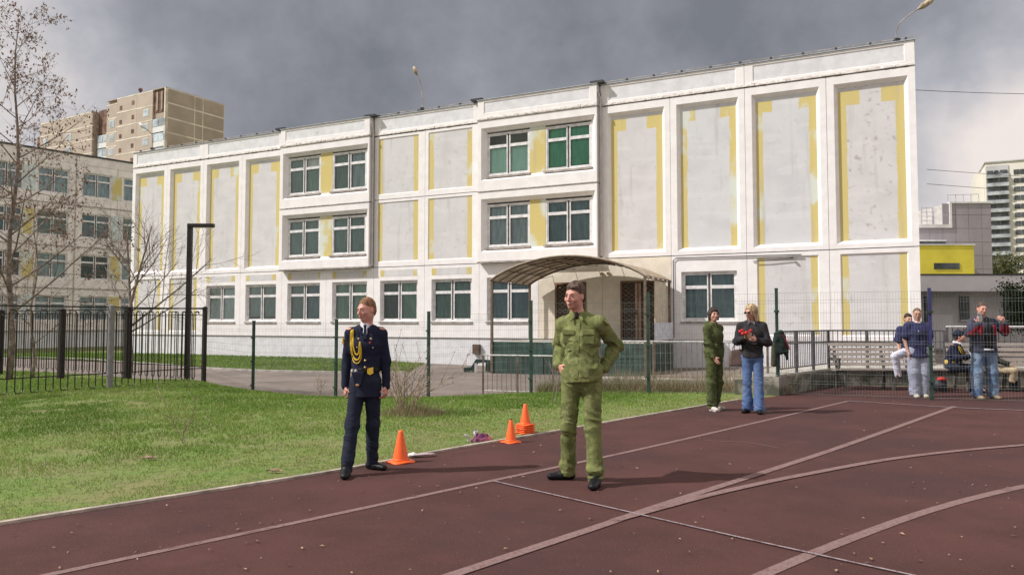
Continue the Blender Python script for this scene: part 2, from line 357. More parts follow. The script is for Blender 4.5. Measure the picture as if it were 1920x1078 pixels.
FENCE = [(-6.9,19.7,-.57,2.0),(-4.43,18.6,-.53,2.0),(-2,17.7,-.43,2.08),(.43,16.65,-.17,2.05),(2.9,15.7,-.07,2.1),(5.29,14.72,0,2.07),(7.8,13.75,0,2.04),(10.3,12.8,0,2.04),(12.8,11.85,0,2.04)]
# near lawn
n = 560000
x = -16+22*RNG.random(n); y = 4.0+16.5*RNG.random(n)**1.1
vis = (np.abs(x) < .74*y+.6) & ~inside([(p[0], p[1]) for p in KERBS]+[(4.75,14.1),(45,14.1),(45,-25),(-30,-25)], x-.02-.035*noise2(x, y, .3, 8), y)
vis &= ~inside(PATH, x, y) & ~((x > 3.0) & (y > 17)) & (x < 4.3) 
p1 = noise2(x, y, .9, 3); p2 = noise2(x, y, .22, 5); p3 = noise2(x, y, 2.6, 9)
dens = np.clip(.12+.75*p1+.55*p2, 0, 1); bare = (noise2(x, y, .55, 21)+.6*noise2(x, y, .17, 22) < .32+.22*(noise2(x, y, 2.2, 23) > .62)); vis &= (RNG.random(n) < dens) & ~(bare & (RNG.random(n) < .85))
x, y, p1, p2, p3 = x[vis], y[vis], p1[vis], p2[vis], p3[vis]
# distance to kerb: drier near it
ka = np.array(KERBS); dk = np.min(np.stack([np.hypot(x-a, y-b) for a, b in ka[::2]]), 0)
dry = np.clip(1.15-dk/1.6, 0, 1)*(.35+.65*p1)
tone = np.clip(.22-.45*(p1-.5)+.28*(p2-.5)+.42*dry+.40*(p3-.5)+RNG.normal(0, .12, len(x)), 0, 1)
tone = np.where(RNG.random(len(x)) < .05+.12*dry, .75+.25*RNG.random(len(x)), tone)
h = .72*(.018+.022*RNG.random(len(x)))*(1+.9*p2)*(1+.35*(dk > 2.0))*(1-.35*dry)
blades('grass', x, y, h, .005+.0007*y, tone, M_gr)
# far lawn strip at the school wall
n = 90000
u = RNG.random(n)*30-6; v = RNG.random(n)*16
x = -23.4+.9016*u-.4325*v; y = 45.05-.4325*u-.9016*v-.1
m_ = ~inside(PATH, x, y) & (y > 28) & (x > -40)
x, y = x[m_], y[m_]; p1 = noise2(x, y, 1.3, 4)
blades('grass', x, y, .06+.07*RNG.random(len(x)), np.full(len(x), .045), np.clip(.20+.25*(p1-.5)+RNG.normal(0, .07, len(x)), 0, 1), M_gr)
# lawn behind the black fence on the left
n = 90000
x = -48+42*RNG.random(n); y = 15+22*RNG.random(n)
m_ = ~inside(PATH, x, y) & (y > 14.6+(x+10.2)*1.42) & (np.abs(x) < .75*y+1)
m_ |= (~inside(PATH, x, y)) & (y > 38) & (x < -20)
x, y = x[m_], y[m_]; p1 = noise2(x, y, 1.3, 4)
blades('grass', x, y, .035+.04*RNG.random(len(x)), np.full(len(x), .028), np.clip(.26+.3*(p1-.5)+RNG.normal(0, .1, len(x)), 0, 1), M_gr)
# tall dry weeds along the railing and mesh fence
M_weed = grass_mat('dry_weed', [(0.12,0.14,0.05), (0.24,0.20,0.11), (0.36,0.28,0.18), (0.44,0.34,0.23)])
n = 11000
t_ = RNG.random(n); x = .6+5.0*t_; y = 17.05-2.35*t_+RNG.random(n)*1.1
hh = (.07+.30*RNG.random(n)**2)*(.5+.9*noise2(x, y, .5, 2))*(1+.4*t_)
blades('weeds', x, y, hh, np.full(n, .010), np.clip(.1+.6*t_+RNG.normal(0, .3, n), 0, 1), M_weed)
n = 2500; t_ = RNG.random(n); i_ = (t_*4).astype(int); f_ = t_*4-i_; fa = np.array(FENCE)
x = fa[i_, 0]*(1-f_)+fa[i_+1, 0]*f_+RNG.normal(0, .15, n); y = fa[i_, 1]*(1-f_)+fa[i_+1, 1]*f_+RNG.normal(0, .15, n)
blades('weeds', x, y, .05+.16*RNG.random(n)**2, np.full(n, .009), np.clip(.2+RNG.normal(0, .3, n), 0, 1), M_weed)
# ================================================================ BUILDINGS
M_white = mat('white_render', (0.82, 0.795, 0.79), .85, var=.03, scale=2.5, bump=.25, bscale=35, coord='World')
add_layer(M_white, (0.68, 0.64, 0.62), .9, .55, .8, stretch=(1,1,.25), amount=.35)
add_layer(M_white, (0.50, 0.45, 0.41), 5, .66, .78, stretch=(1,1,.18), amount=.45)
M_whited = mat('stained_white_render', (0.66, 0.60, 0.55), .9, col2=(0.80,0.77,0.75), scale=6, thr=(.42,.6), bump=.5, bscale=25, coord='World')
add_layer(M_whited, (0.36, 0.31, 0.27), 9, .58, .72, amount=.7)
M_joint = mat('joint_mortar', (0.45, 0.41, 0.38), .95, var=.25, scale=8, coord='World')
M_grey = mat('back_wall', (0.50, 0.48, 0.46), .9, var=.08, scale=2, coord='World')
M_roof = mat('roof_felt', (0.07, 0.07, 0.075), .9, var=.15, scale=2, coord='World')
M_plinth = mat('plinth_paint', (0.68, 0.68, 0.70), .85, var=.05, scale=2.5, bump=.2, bscale=30, coord='World')
add_layer(M_plinth, (0.36, 0.33, 0.31), 2.2, .6, .78, amount=.6)
def infill_mat(name, grey, yellow, blue, side, top, notch, blueamt, stain=.5):
    m = bpy.data.materials.new(name); m.use_nodes = True; t = m.node_tree; b = t.nodes['Principled BSDF']; b.inputs['Roughness'].default_value = .88
    b.inputs['Specular IOR Level'].default_value = .25
    tcn = t.nodes.new('ShaderNodeTexCoord'); sp = t.nodes.new('ShaderNodeSeparateXYZ'); t.links.new(tcn.outputs['Generated'], sp.inputs[0])
    g = t.nodes.new('ShaderNodeNewGeometry')
    def nz(scale, det=4, st=(1,1,1), loc=(0,0,0)):
        mp = t.nodes.new('ShaderNodeMapping'); mp.inputs['Scale'].default_value = st; mp.inputs['Location'].default_value = loc; t.links.new(g.outputs['Position'], mp.inputs[0])
        n = t.nodes.new('ShaderNodeTexNoise'); n.inputs['Scale'].default_value = scale; n.inputs['Detail'].default_value = det; t.links.new(mp.outputs[0], n.inputs['Vector']); return n.outputs[0]
    w1 = math_node(t, 'MULTIPLY', math_node(t, 'SUBTRACT', nz(1.4, 3), .5), .045)
    w2 = math_node(t, 'MULTIPLY', math_node(t, 'SUBTRACT', nz(16, 5, st=(1,1,1.5)), .5), .035)
    w = math_node(t, 'ADD', w1, w2)
    ax = math_node(t, 'ABSOLUTE', math_node(t, 'SUBTRACT', sp.outputs[0], .5))       # 0 centre .. .5 side
    axw = math_node(t, 'ADD', ax, w)
    sidem = math_node(t, 'GREATER_THAN', axw, .5-side)
    sidem = math_node(t, 'MULTIPLY', sidem, math_node(t, 'LESS_THAN', sp.outputs[2], .975 if top else 2))
    mask = sidem
    if top:
        zt = math_node(t, 'ADD', sp.outputs[2], math_node(t, 'MULTIPLY', w, .35))
        tm = math_node(t, 'MULTIPLY', math_node(t, 'GREATER_THAN', zt, 1-top), math_node(t, 'GREATER_THAN', axw, notch))
        tm = math_node(t, 'MULTIPLY', tm, math_node(t, 'LESS_THAN', sp.outputs[2], .975))
        mask = math_node(t, 'MAXIMUM', sidem, tm)
    yel = mixcol(t, maprange(t, nz(1.0, 7, st=(1,1,.6), loc=(3,1,8)), .60-blueamt*.2, .72-blueamt*.2, 0, .8), yellow, blue)
    yel = mixcol(t, maprange(t, nz(20, 3), .58, .75, 0, .5), yel, grey)
    gr = mixcol(t, maprange(t, nz(1.2, 6), .4, .7, 0, 1), grey, tuple(c*.92 for c in grey))
    gr = mixcol(t, maprange(t, nz(1.6, 3, st=(.3,.3,1.6), loc=(9,0,0)), .55, .62, 0, .4), gr, tuple(min(1, c*1.10) for c in grey))
    gr = mixcol(t, maprange(t, nz(4.5, 8, loc=(0,5,0)), .57, .74, 0, stain), gr, (0.36, 0.32, 0.28))
    colr = mixcol(t, mask, gr, yel)
    colr = mixcol(t, maprange(t, nz(3.2, 5, st=(1,1,.10), loc=(2,7,0)), .56, .74, 0, .38), colr, (0.40, 0.37, 0.34))
    t.links.new(colr, b.inputs['Base Color'])
    bp = t.nodes.new('ShaderNodeBump'); bp.inputs['Strength'].default_value = .25; bp.inputs['Distance'].default_value = .02
    t.links.new(nz(40, 3), bp.inputs['Height']); t.links.new(bp.outputs[0], b.inputs['Normal']); return m
GREY = (0.615, 0.605, 0.61); YEL = (0.60, 0.50, 0.20); BLU = (0.62, 0.69, 0.69)
M_tall = [infill_mat('worn_paint_tall', GREY, YEL, BLU, .12, .115, .20, .1, .25), infill_mat('worn_paint_tall_blue', (0.61,0.615,0.63), YEL, BLU, .12, .10, .22, .55, .2),
          infill_mat('worn_paint_tall_stained', GREY, YEL, BLU, .13, .12, .16, .0, .8)]
M_side = infill_mat('worn_paint_side', GREY, YEL, BLU, .115, 0, 0, .1, .35)
M_yel = infill_mat('worn_yellow_infill', YEL, YEL, BLU, .5, 0, 0, .6, .2)
M_frame = mat('window_frame_paint', (0.72, 0.71, 0.71), .6, var=.10, scale=4, coord='World')
M_fdark = mat('window_gap', (0.13, 0.12, 0.115), .8, var=.2, scale=5, coord='World')
M_sill = mat('window_sill_metal', (0.38, 0.34, 0.31), .6, var=.2, scale=3, coord='World')
def glass_mat(name, tint=(1,1,1), refl=.5):
    m = bpy.data.materials.new(name); m.use_nodes = True; t = m.node_tree; t.nodes.remove(t.nodes['Principled BSDF'])
    a = t.nodes.new('ShaderNodeBsdfTransparent'); a.inputs[0].default_value = (*tint, 1); g = t.nodes.new('ShaderNodeBsdfGlossy'); g.inputs['Roughness'].default_value = .06
    g.inputs[0].default_value = (.9, .93, .95, 1)
    lw = t.nodes.new('ShaderNodeLayerWeight'); lw.inputs[0].default_value = refl
    nz = t.nodes.new('ShaderNodeTexNoise'); nz.inputs['Scale'].default_value = 1.2; ge = t.nodes.new('ShaderNodeNewGeometry'); t.links.new(ge.outputs['Position'], nz.inputs['Vector'])
    bp = t.nodes.new('ShaderNodeBump'); bp.inputs['Strength'].default_value = .05; bp.inputs['Distance'].default_value = .05; t.links.new(nz.outputs[0], bp.inputs['Height']); t.links.new(bp.outputs[0], g.inputs['Normal'])
    mm = t.nodes.new('ShaderNodeMixShader'); t.links.new(lw.outputs['Fresnel'], mm.inputs[0]); t.links.new(a.outputs[0], mm.inputs[1]); t.links.new(g.outputs[0], mm.inputs[2])
    t.links.new(mm.outputs[0], t.nodes['Material Output'].inputs[0]); return m
M_glass = glass_mat('window_glass', (.92, .96, .95), .25)
def curtain_mat(name, col, col2): return mat(name, col, .85, col2=col2, scale=2.2, stretch=(3,1,.5), coord='World', thr=(.35,.65))
M_cur = {'teal': curtain_mat('teal_curtain', (0.215,0.30,0.282), (0.155,0.225,0.21)), 'green': curtain_mat('green_curtain', (0.15,0.50,0.31), (0.115,0.40,0.25)),
         'mint': curtain_mat('mint_curtain', (0.62,0.90,0.80), (0.52,0.76,0.68)), 'grey': curtain_mat('grey_curtain', (0.46,0.52,0.56), (0.30,0.36,0.41)),
         'dark': curtain_mat('dark_curtain', (0.11,0.13,0.13), (0.06,0.08,0.08)), 'blue': curtain_mat('blue_curtain', (0.20,0.285,0.32), (0.14,0.20,0.235)),
         'sage': curtain_mat('sage_curtain', (0.28,0.40,0.33), (0.21,0.31,0.265)), 'white': curtain_mat('pale_blind', (0.74,0.72,0.72), (0.66,0.64,0.64))}
WW, WH = 2.20, 2.0
def win_meshes(ww, wh):
    f = MB(); t = .07; y0, y1 = .0, .09
    f.box(0, t, y0, y1, 0, wh).box(ww-t, ww, y0, y1, 0, wh).box(t, ww-t, y0, y1, 0, t).box(t, ww-t, y0, y1, wh-t, wh)
    # two inner casement rims and the transom
    zt = wh*.69; cx = ww/2; g = .045; mw = .10
    for a, b in ((t, cx-g), (cx+g, ww-t)):
        f.box(a, a+.05, y0+.02, y1-.01, t, wh-t).box(b-.05, b, y0+.02, y1-.01, t, wh-t)
        f.box(a+.05, b-.05, y0+.015, y1-.008, zt-.07, zt+.07).box(a+.05, b-.05, y0+.02, y1-.01, t, t+.05).box(a+.05, b-.05, y0+.02, y1-.01, wh-t-.05, wh-t)
    mul = MB().box(cx-g, cx+g, y0+.045, y1, t, wh-t)
    panes = []
    for a, b in ((t+.05, cx-g-.05), (cx+g+.05, ww-t-.05)):
        for c, d in ((t+.05, zt-.07), (zt+.07, wh-t-.05)): panes.append((a, b, c, d))
    sill = MB().box(-.06, ww+.06, -.17, .02, -.07, -.03).box(-.06, ww+.06, -.17, -.15, -.12, -.07)
    return f, mul, panes, sill
_wm = {}
def window_set(key, ww, wh):
    f, mul, panes, sill = win_meshes(ww, wh)
    pm = []
    for a, b, c, d in panes: pm.append((MB().box(0, b-a, 0, .012, 0, d-c).mesh('pane', M_glass), (a, .05, c)))
    cm = {}
    _wm[key] = dict(frame=f.mesh('window', M_frame), mul=mul.mesh('mullion', M_fdark), sill=sill.mesh('sill', M_sill), panes=pm, ww=ww, wh=wh, cur={})
window_set('school', WW, WH)
def curtain_mesh(s, spec):
    # spec: colour or tuple (colour, from, to) bands of the width and how high it hangs
    key = spec
    if key in s['cur']: return s['cur'][key]
    me = None; out_ = []
    bands = spec if isinstance(spec[0], tuple) else ((spec, 0, 1, 0, 1),)
    for (c, u0, u1, z0, z1) in bands:
        n = 26; V = []; F = []
        for i in range(n+1):
            u = u0+(u1-u0)*i/n; x = .05+(s['ww']-.1)*u; y = .16+.022*math.sin(i*1.9)+.01*math.sin(i*.83)
            V += [(x, y, .03+(s['wh']-.06)*z0+(.015*math.sin(i) if z0 > 0 else 0)), (x, y, .03+(s['wh']-.06)*z1)]
        for i in range(n): F.append((2*i, 2*i+2, 2*i+3, 2*i+1))
        m = bpy.data.meshes.new('curtain'); m.from_pydata(V, [], F); m.materials.append(M_cur[c]); m.polygons.foreach_set('use_smooth', [True]*n); out_.append(m)
    s['cur'][key] = out_; return out_
def add_window(parent, u, y, z, cur, key='school', full=True, label=None):
    s = _wm[key]
    w = link('window', s['frame'], parent, (u, y, z))
    if label: w['label'] = label
    link('mullion', s['mul'], w)
    if full: link('sill', s['sill'], w)
    for me, l in s['panes']: link('pane', me, w, l)
    for me in curtain_mesh(s, cur): link('curtain', me, w)
    return w
BAY = 3.03
sch = thing('school_building', 'long white three storey school block with worn yellow bordered panels', 'building', (-23.4, 45.05, 0), math.atan2(-.43254, .90161))
# solid core behind the facade skin
MB().box(0.02, 14*BAY-.02, .80, 12, -1.2, 11.5).build('back_wall', M_grey, sch)
# the sides of the skin and the floor slabs between rooms' reveals
sk = MB(); sk.box(0, .3, .3, .80, -1.2, 11.3).box(14*BAY-.3, 14*BAY, .3, .80, -1.2, 11.3)
for z in (4.0, 7.4, 10.7): sk.box(.3, 14*BAY-.3, .3, .80, z, z+.3)
sk.build('floor_slabs', M_grey, sch)
MB().box(14*BAY-.28, 14*BAY, .80, 12, -1.2, 11.84).build('end_wall', M_white, sch)
MB().box(0, 14*BAY-.3, .3, 11.9, 11.5, 11.62).build('roof', M_roof, sch)
GAP = .007
def framed(name, u0, u1, z0, z1, ou0, ou1, oz0, oz1, y0=0.0, th=.30, depth=.14, splay=.10, infill=None, m=None, iname='infill_panel', holes=None):
    """a concrete panel u0..u1 x z0..z1 with a splayed recess; its back is closed by an infill board or left open for windows"""
    b = MB(); a = (u0+GAP, u1-GAP, z0+GAP, z1-GAP)
    o = (ou0-splay, ou1+splay, oz0-splay, oz1+splay); i = (ou0, ou1, oz0, oz1)
    def rect(r, y): return [(r[0], y, r[2]), (r[1], y, r[2]), (r[1], y, r[3]), (r[0], y, r[3])]
    vs = rect(a, y0)+rect(o, y0)+rect(i, y0+depth)+rect(a, y0+th)+rect(i, y0+th)
    fs = []
    for k in range(4):
        k2 = (k+1) % 4
        fs += [(k, k2, 4+k2, 4+k), (4+k, 4+k2, 8+k2, 8+k), (8+k, 8+k2, 16+k2, 16+k), (k2, k, 12+k, 12+k2)]
    b.add(vs, fs); p = b.build(name, m or M_white, sch)
    if infill: MB().box(ou0-.002, ou1+.002, y0+depth+.001, y0+depth+.06, oz0-.002, oz1+.002).build(iname, infill, p)
    return p
# joints behind the panel gaps
MB().box(0.01, 14*BAY-.01, .2, .28, -1.1, .7).build('plinth_core', M_grey, sch)
# --- ground floor
gcur = {2: (('teal',0,.5,0,1),('sage',.5,1,0,.9)), 3: (('teal',0,1,.12,1),), 4: (('teal',0,.47,0,1),('blue',.5,1,0,1)), 5: 'sage', 6: (('dark',0,.5,0,1),('sage',.5,1,0,1)), 7: (('teal',0,.49,0,1),('teal',.52,1,.0,.93)), 8: 'blue', 11: (('blue',0,1,0,1),)}
def solid_cells(b, u0, u1, z0, z1, holes, y0, y1):
    xs = sorted({u0, u1, *[h[0] for h in holes], *[h[1] for h in holes]}); zs = sorted({z0, z1, *[h[2] for h in holes], *[h[3] for h in holes]})
    for i in range(len(xs)-1):
        for j in range(len(zs)-1):
            cx_, cz_ = (xs[i]+xs[i+1])/2, (zs[j]+zs[j+1])/2
            if not any(h[0] < cx_ < h[1] and h[2] < cz_ < h[3] for h in holes): b.box(xs[i], xs[i+1], y0, y1, zs[j], zs[j+1])
for k in range(14):
    u = k*BAY
    if k in gcur:
        p = framed('wall_panel', u, u+BAY, .70, 4.19, u+.42, u+.42+WW, 1.5, 3.5, depth=.12, splay=.015)
        add_window(sch, u+.42, .12, 1.5, gcur[k])
        if k in (2,3,4,5,6,7): MB().box(u+.42, u+.42+WW, -.006, .0, 3.72, 4.05).build('painted_strip', M_side, p)
    elif k in (0, 1, 12, 13):
        framed('wall_panel', u, u+BAY, .70, 4.19, u+.42, u+.42+WW, .95, 3.98, depth=.05, splay=.04, infill=M_side)
    else:
        b = MB()
        hole = [(28.09, 29.57, .7, 3.2)] if k == 9 else [(31.12, 32.66, .7, 3.2)]
        solid_cells(b, u+GAP, u+BAY-GAP, .70, 4.18, hole, 0, .3)
        b.build('wall_panel', mat('porch_wall_paint%d' % k, (0.74, 0.67, 0.56), .85, var=.05, scale=3, coord='World', bump=.2, bscale=40), sch)
# plinth slabs
for k in range(0, 14, 2):
    MB().box(k*BAY+GAP, (k+2)*BAY-GAP, .06, .28, -1.15, .675).build('plinth_slab', M_plinth, sch)
MB().box(0, 14*BAY, .02, .2, .676, .699).build('plinth_flashing', M_joint, sch)
# --- blind tall panels
for k in (0, 1, 2, 3, 10, 11, 12, 13):
    u = k*BAY; mm = M_tall[2] if k == 13 else M_tall[1] if k in (11, 12) else M_tall[0]
    framed('tall_panel', u, u+BAY, 4.21, 10.86, u+.40, u+BAY-.37, 4.52, 10.42, depth=.17, splay=.13, infill=mm)
# --- flat panels
for k in (6, 7):
    u = k*BAY
    for z0, z1 in ((4.21, 7.60), (7.62, 10.86)):
        framed('flat_panel', u, u+BAY, z0, z1, u+.22, u+BAY-.40, z0+.28, z1-.16, depth=.035, splay=.03, infill=M_side)
# --- projecting window bays
wcur = {(4,2): 'teal', (5,2): 'teal', (4,3): (('teal',0,.5,0,1),('sage',.5,1,0,.68),('white',.5,1,.7,1)), (5,3): (('teal',0,.5,0,1),('grey',.5,1,0,1)),
        (8,2): 'grey', (9,2): 'blue', (8,3): (('mint',0,1,.28 if 0 else 0,.72),), (9,3): (('green',0,1,.08,1),)}
PR = .30
for k in (4, 8):
    u0, u1 = k*BAY+.06, (k+2)*BAY-.10
    for fl, z0, z1, wz in ((2, 4.25, 7.50, 4.92), (3, 7.54, 10.86, 8.26)):
        a, b_ = u0+.36, u1-.26
        p = framed('window_bay', u0, u1, z0, z1, a, b_, wz-.06, wz+WH+.08, y0=-PR, th=.60, depth=.20, splay=.17)
        w1, w2 = k*BAY+.46, k*BAY+3.44
        for j, uw in enumerate((w1, w2)): add_window(sch, uw, -PR+.22, wz, wcur[(k+j, fl)])
        MB().box(w1+WW, w2, -PR+.21, -PR+.32, wz-.055, wz+WH+.075).build('infill_panel', M_yel, p)
        b = MB(); b.box(a, w1, -PR+.21, -PR+.32, wz-.055, wz+WH+.075).box(w2+WW, b_, -PR+.21, -PR+.32, wz-.055, wz+WH+.075).build('reveal_strip', M_white, p)
        # rough dirty drip ledge under the box
    MB().box(u0, u1, -PR-.03, -PR+.02, 7.505, 7.535).build('drip_ledge', M_joint, sch)
    MB().box(u0, u1, -PR-.025, -.01, 4.19, 4.243).build('drip_ledge', M_joint, sch)
    MB().box(u0-.02, u1+.02, -PR-.035, -PR+.02, 10.868, 10.905).build('drip_ledge', M_joint, sch)
# --- parapet: one panel over each two bays, with a shallow recess, on a stained ledge
for k in range(0, 14, 2):
    y0 = -PR if k in (4, 8) else 0
    u0, u1 = k*BAY, (k+2)*BAY
    if k in (4, 8): u0 += .06; u1 -= .10
    framed('parapet_panel', u0, u1, 10.91, 11.84, u0+.35, u1-.35, 11.22 if y0 else 11.12, 11.72, y0=y0, th=.3 if not y0 else .6, depth=.03, splay=.02, infill=M_grey_p if False else M_plinth, iname='parapet_infill')
    # crumbling lower edge
    b = MB(); n = 46
    for i in range(n):
        a = u0+(u1-u0)*i/n; c = u0+(u1-u0)*(i+1)/n; h_ = random.uniform(.03, .10)
        b.box(a, c, y0-random.uniform(.012, .05), y0+.005, 10.915, 10.93+h_)
    b.build('ledge', M_whited, sch)
    MB().box(u0-.03, u1+.03, y0-.05, y0+.34, 11.842, 11.87).build('coping', mat('zinc_coping', (0.42,0.44,0.47), .55, metal=.0, var=.1, coord='World') if k == 0 else bpy.data.materials['zinc_coping'], sch)
# vertical rust joints and pipes
for u in (10*BAY+.02, 6*BAY+.0): MB().tube([(u, -.14, 4.3), (u, -.14, 11.2), (u-.1, -.2, 11.5)], .05, 6).build('downpipe', M_grey, sch)
MB().tube([(33.42,-.05,.8),(33.42,-.05,4.0),(33.55,-.05,4.1),(38.4,-.05,4.05)], .022, 6).build('cable_conduit', mat('dark_cable', (.12,.11,.11), .7), sch)
MB().tube([(36.6,-.04,3.85),(37.2,-.05,3.87),(38.0,-.05,3.93)], .018, 5).ball((38.05,-.10,3.95), (.07,.07,.045)).build('wall_lamp_cable', bpy.data.materials['dark_cable'], sch)
# roof edge guard rail: brackets and a thin rail
rail = MB().bar((0,.12,12.00), (42.4,.12,12.00), .03)
rl = rail.build('roof_edge_rail', M_sill, sch)
bk = MB().box(-.04,.04,-.04,.06,0,.15).mesh('bracket', M_roof)
for i in range(36):
    link('bracket', bk, sch, (.5+i*1.19, .12, 11.86))
for u in (6*BAY-.1, 8*BAY, 10*BAY-.1, 4*BAY): MB().box(u-.3, u+.3, -.05-PR, .25, 11.873, 11.97).build('cap_stone', M_roof, sch)
MB().add([(14.2,1,12.2),(17.0,1,12.25),(17.0,3,12.25),(14.2,3,12.2),(13.6,.9,12.05),(17.3,.9,12.16),(17.3,3.1,12.16),(13.6,3.1,12.05)], [(0,1,2,3),(7,6,5,4),(4,5,1,0),(5,6,2,1),(6,7,3,2),(7,4,0,3)]).box(14.4,16.6,1.2,2.8,11.55,12.06).build('roof_vent', M_roof, sch)
# meter box on the plinth, floor grating
MB().box(23.95, 24.3, -.12, .055, -.05, .40).build('meter_box', mat('brown_box', (.10,.06,.045), .7), sch)
# --- doors in the porch wall
M_brown = mat('brown_frame', (0.20, 0.12, 0.07), .6, var=.2, scale=4, coord='World')
M_grille = mat('brown_grille', (0.33, 0.22, 0.15), .6, coord='World')
M_doord = mat('door_dark', (0.045, 0.035, 0.03), .5, coord='World')
for u0, u1 in ((28.09, 29.57), (31.12, 32.66)):
    d = MB().box(u0, u0+.09, -.03, .12, .7, 3.2).box(u1-.09, u1, -.03, .12, .7, 3.2).box(u0+.09, u1-.09, -.03, .12, 3.11, 3.2).build('door', M_brown, sch)
    MB().box(u0+.09, u1-.09, .07, .12, .70, 3.11).build('door_leaf', M_doord, d)
    c = (u0+u1)/2
    MB().box(c-.13, c-.02, .0, .066, .72, 3.10).box(c+.02, c+.13, .0, .066, .72, 3.10).build('stile', mat('rose_brown_stile', (.42,.29,.22), .6, coord='World') if 'rose_brown_stile' not in bpy.data.materials else bpy.data.materials['rose_brown_stile'], d)
    g = MB()
    for a, b_ in ((u0+.10, c-.14), (c+.14, u1-.10)):
        w_ = b_-a; n = 12; hh_ = 2.3/n
        for i in range(n):
            z = .78+i*hh_
            for q in range(2):
                xa = a+w_*q/2; xb = a+w_*(q+1)/2
                g.bar((xa, .03, z), (xb, .03, z+hh_), .014); g.bar((xb, .032, z), (xa, .032, z+hh_), .014)
    g.build('grille', M_grille, d, kind='stuff')
    MB().box(c-.10, c-.05, -.05, 0, 1.75, 1.95).build('handle', M_doord, d)
# ================================================================ porch
PU, PW, PD, PZ = 27.0, 6.4, 4.2, 3.12
def arch(n=16, rise=.86, z0=PZ):
    return [(PU+PW*i/n, z0+rise*(1-(2*i/n-1)**2)**.9) for i in range(n+1)]
por = thing('entrance_porch', 'brown barrel roofed entrance porch with dark green cladding at its foot', 'porch', (-23.4, 45.05, 0), math.atan2(-.43254, .90161))
M_poly = bpy.data.materials.new('brown_polycarbonate'); M_poly.use_nodes = True
t = M_poly.node_tree; b = t.nodes['Principled BSDF']; b.inputs['Base Color'].default_value = (0.40, 0.29, 0.17, 1); b.inputs['Roughness'].default_value = .35
tr = t.nodes.new('ShaderNodeBsdfTranslucent'); tr.inputs[0].default_value = (0.42, 0.30, 0.17, 1); ms = t.nodes.new('ShaderNodeMixShader'); ms.inputs[0].default_value = .22
g_ = t.nodes.new('ShaderNodeNewGeometry'); nz = t.nodes.new('ShaderNodeTexNoise'); nz.inputs['Scale'].default_value = 2.5; nz.inputs['Detail'].default_value = 7; t.links.new(g_.outputs['Position'], nz.inputs['Vector'])
cc = mixcol(t, maprange(t, nz.outputs[0], .42, .62, 0, 1), (.50,.40,.27), (.30,.22,.14)); t.links.new(cc, b.inputs['Base Color']); t.links.new(cc, tr.inputs[0])
t.links.new(b.outputs[0], ms.inputs[1]); t.links.new(tr.outputs[0], ms.inputs[2]); t.links.new(ms.outputs[0], t.nodes['Material Output'].inputs[0])
A = arch(24); V = []; F = []
for yy in (-PD, -.34+.0): 
    for x, z in A: V.append((x, yy, z)); V.append((x, yy, z+.03))
n = len(A)
for i in range(n-1):
    a0, a1, b0, b1 = 2*i, 2*i+2, 2*n+2*i, 2*n+2*i+2
    F += [(a0, a1, b1, b0), (a0+1, b0+1, b1+1, a1+1), (a0, a0+1, a1+1, a1), (b0, b1, b1+1, b0+1)]
mb = MB(); mb.add(V, F); mb.build('canopy_sheet', M_poly, por, smooth=False)
MB().tube([(x, -PD-.01, z+.012) for x, z in A], .032, 5).build('front_edge', mat('pale_brown_edge', (.40,.33,.25), .7, coord='World'), por)
M_dsteel = mat('dark_brown_steel', (0.15, 0.105, 0.075), .6, var=.2, coord='World')
for j in range(6):
    yy = -PD+.02+j*(PD-.42)/5
    MB().tube([(x, yy, z-.03) for x, z in A], .02 if 0 < j < 5 else .035, 5).build('arch_rib', M_dsteel, por)
pur = MB()
for i in range(0, 25, 3): x, z = A[i]; pur.bar((x, -PD+.06, z-.06), (x, -.4, z-.06), .035)
pur.build('purlin', M_dsteel, por)
tie = MB()
for j in (0, 3):
    yy = -PD+.1+j*1.2
    for i in range(2, 22, 4):
        x, z = A[i]; x2, z2 = A[min(i+2, 24)]; tie.bar((x, yy, z-.07), (x2, yy+.6, z2-.09), .02)
tie.build('brace', M_dsteel, por, kind='stuff')
for u_, y_ in ((PU+.05, -PD+.05), (PU+.05, -.45), (PU+PW-.06, -PD+.05), (PU+PW-.06, -.45), ):
    MB().box(u_-.045, u_+.045, y_-.045, y_+.045, -.6, PZ).build('post', M_dsteel, por)
M_gclad = mat('dark_green_cladding', (0.032, 0.068, 0.058), .55, var=.2, scale=1.5, coord='World', bump=.1)
# platform slab and corrugated green sheets in front
MB().box(PU-.02, PU+PW, -PD+.1, -.01, .48, .66).box(PU, PU+PW-.05, -PD+.25, -.02, -.6, .47).build('platform', M_conc, por)
def corr(u0, u1, y, z0, z1, pitch=.1, d=.02, along='u'):
    mb = MB(); n = int((u1-u0)/pitch*2); vs = []
    for i in range(n+1):
        u = u0+(u1-u0)*i/n; dd = d if i % 2 else -d; 
        for yy in (y+dd, y+dd+.01): vs += [(u, yy, z0), (u, yy, z1)] if along == 'u' else [(yy, u, z0), (yy, u, z1)]
    fs = []
    for i in range(n):
        a = 4*i; c = a+4; fs += [(a, c, c+1, a+1), (a+3, c+3, c+2, a+2), (a+1, c+1, c+3, a+3), (a+2, c+2, c, a)]
    return mb.add(vs, fs)
for u0, u1 in ((PU-.02, 29.3), (29.33, 31.4), (31.43, PU+PW)):
    corr(u0, u1, -PD+.06, .10, .66, .22, .006).build('cladding_sheet', M_gclad, por)
    corr(u0+.02, u1-.03, -PD+.075, -.62, .09, .22, .006).build('cladding_sheet', M_gclad, por)
corr(-PD+.1, -.3, PU-.05, -.62, .62, .22, .006, 'y').build('cladding_sheet', M_gclad, por)
corr(-PD+.1, -.3, PU+PW+.03, -.62, .62, .22, .006, 'y').build('cladding_sheet', M_gclad, por)
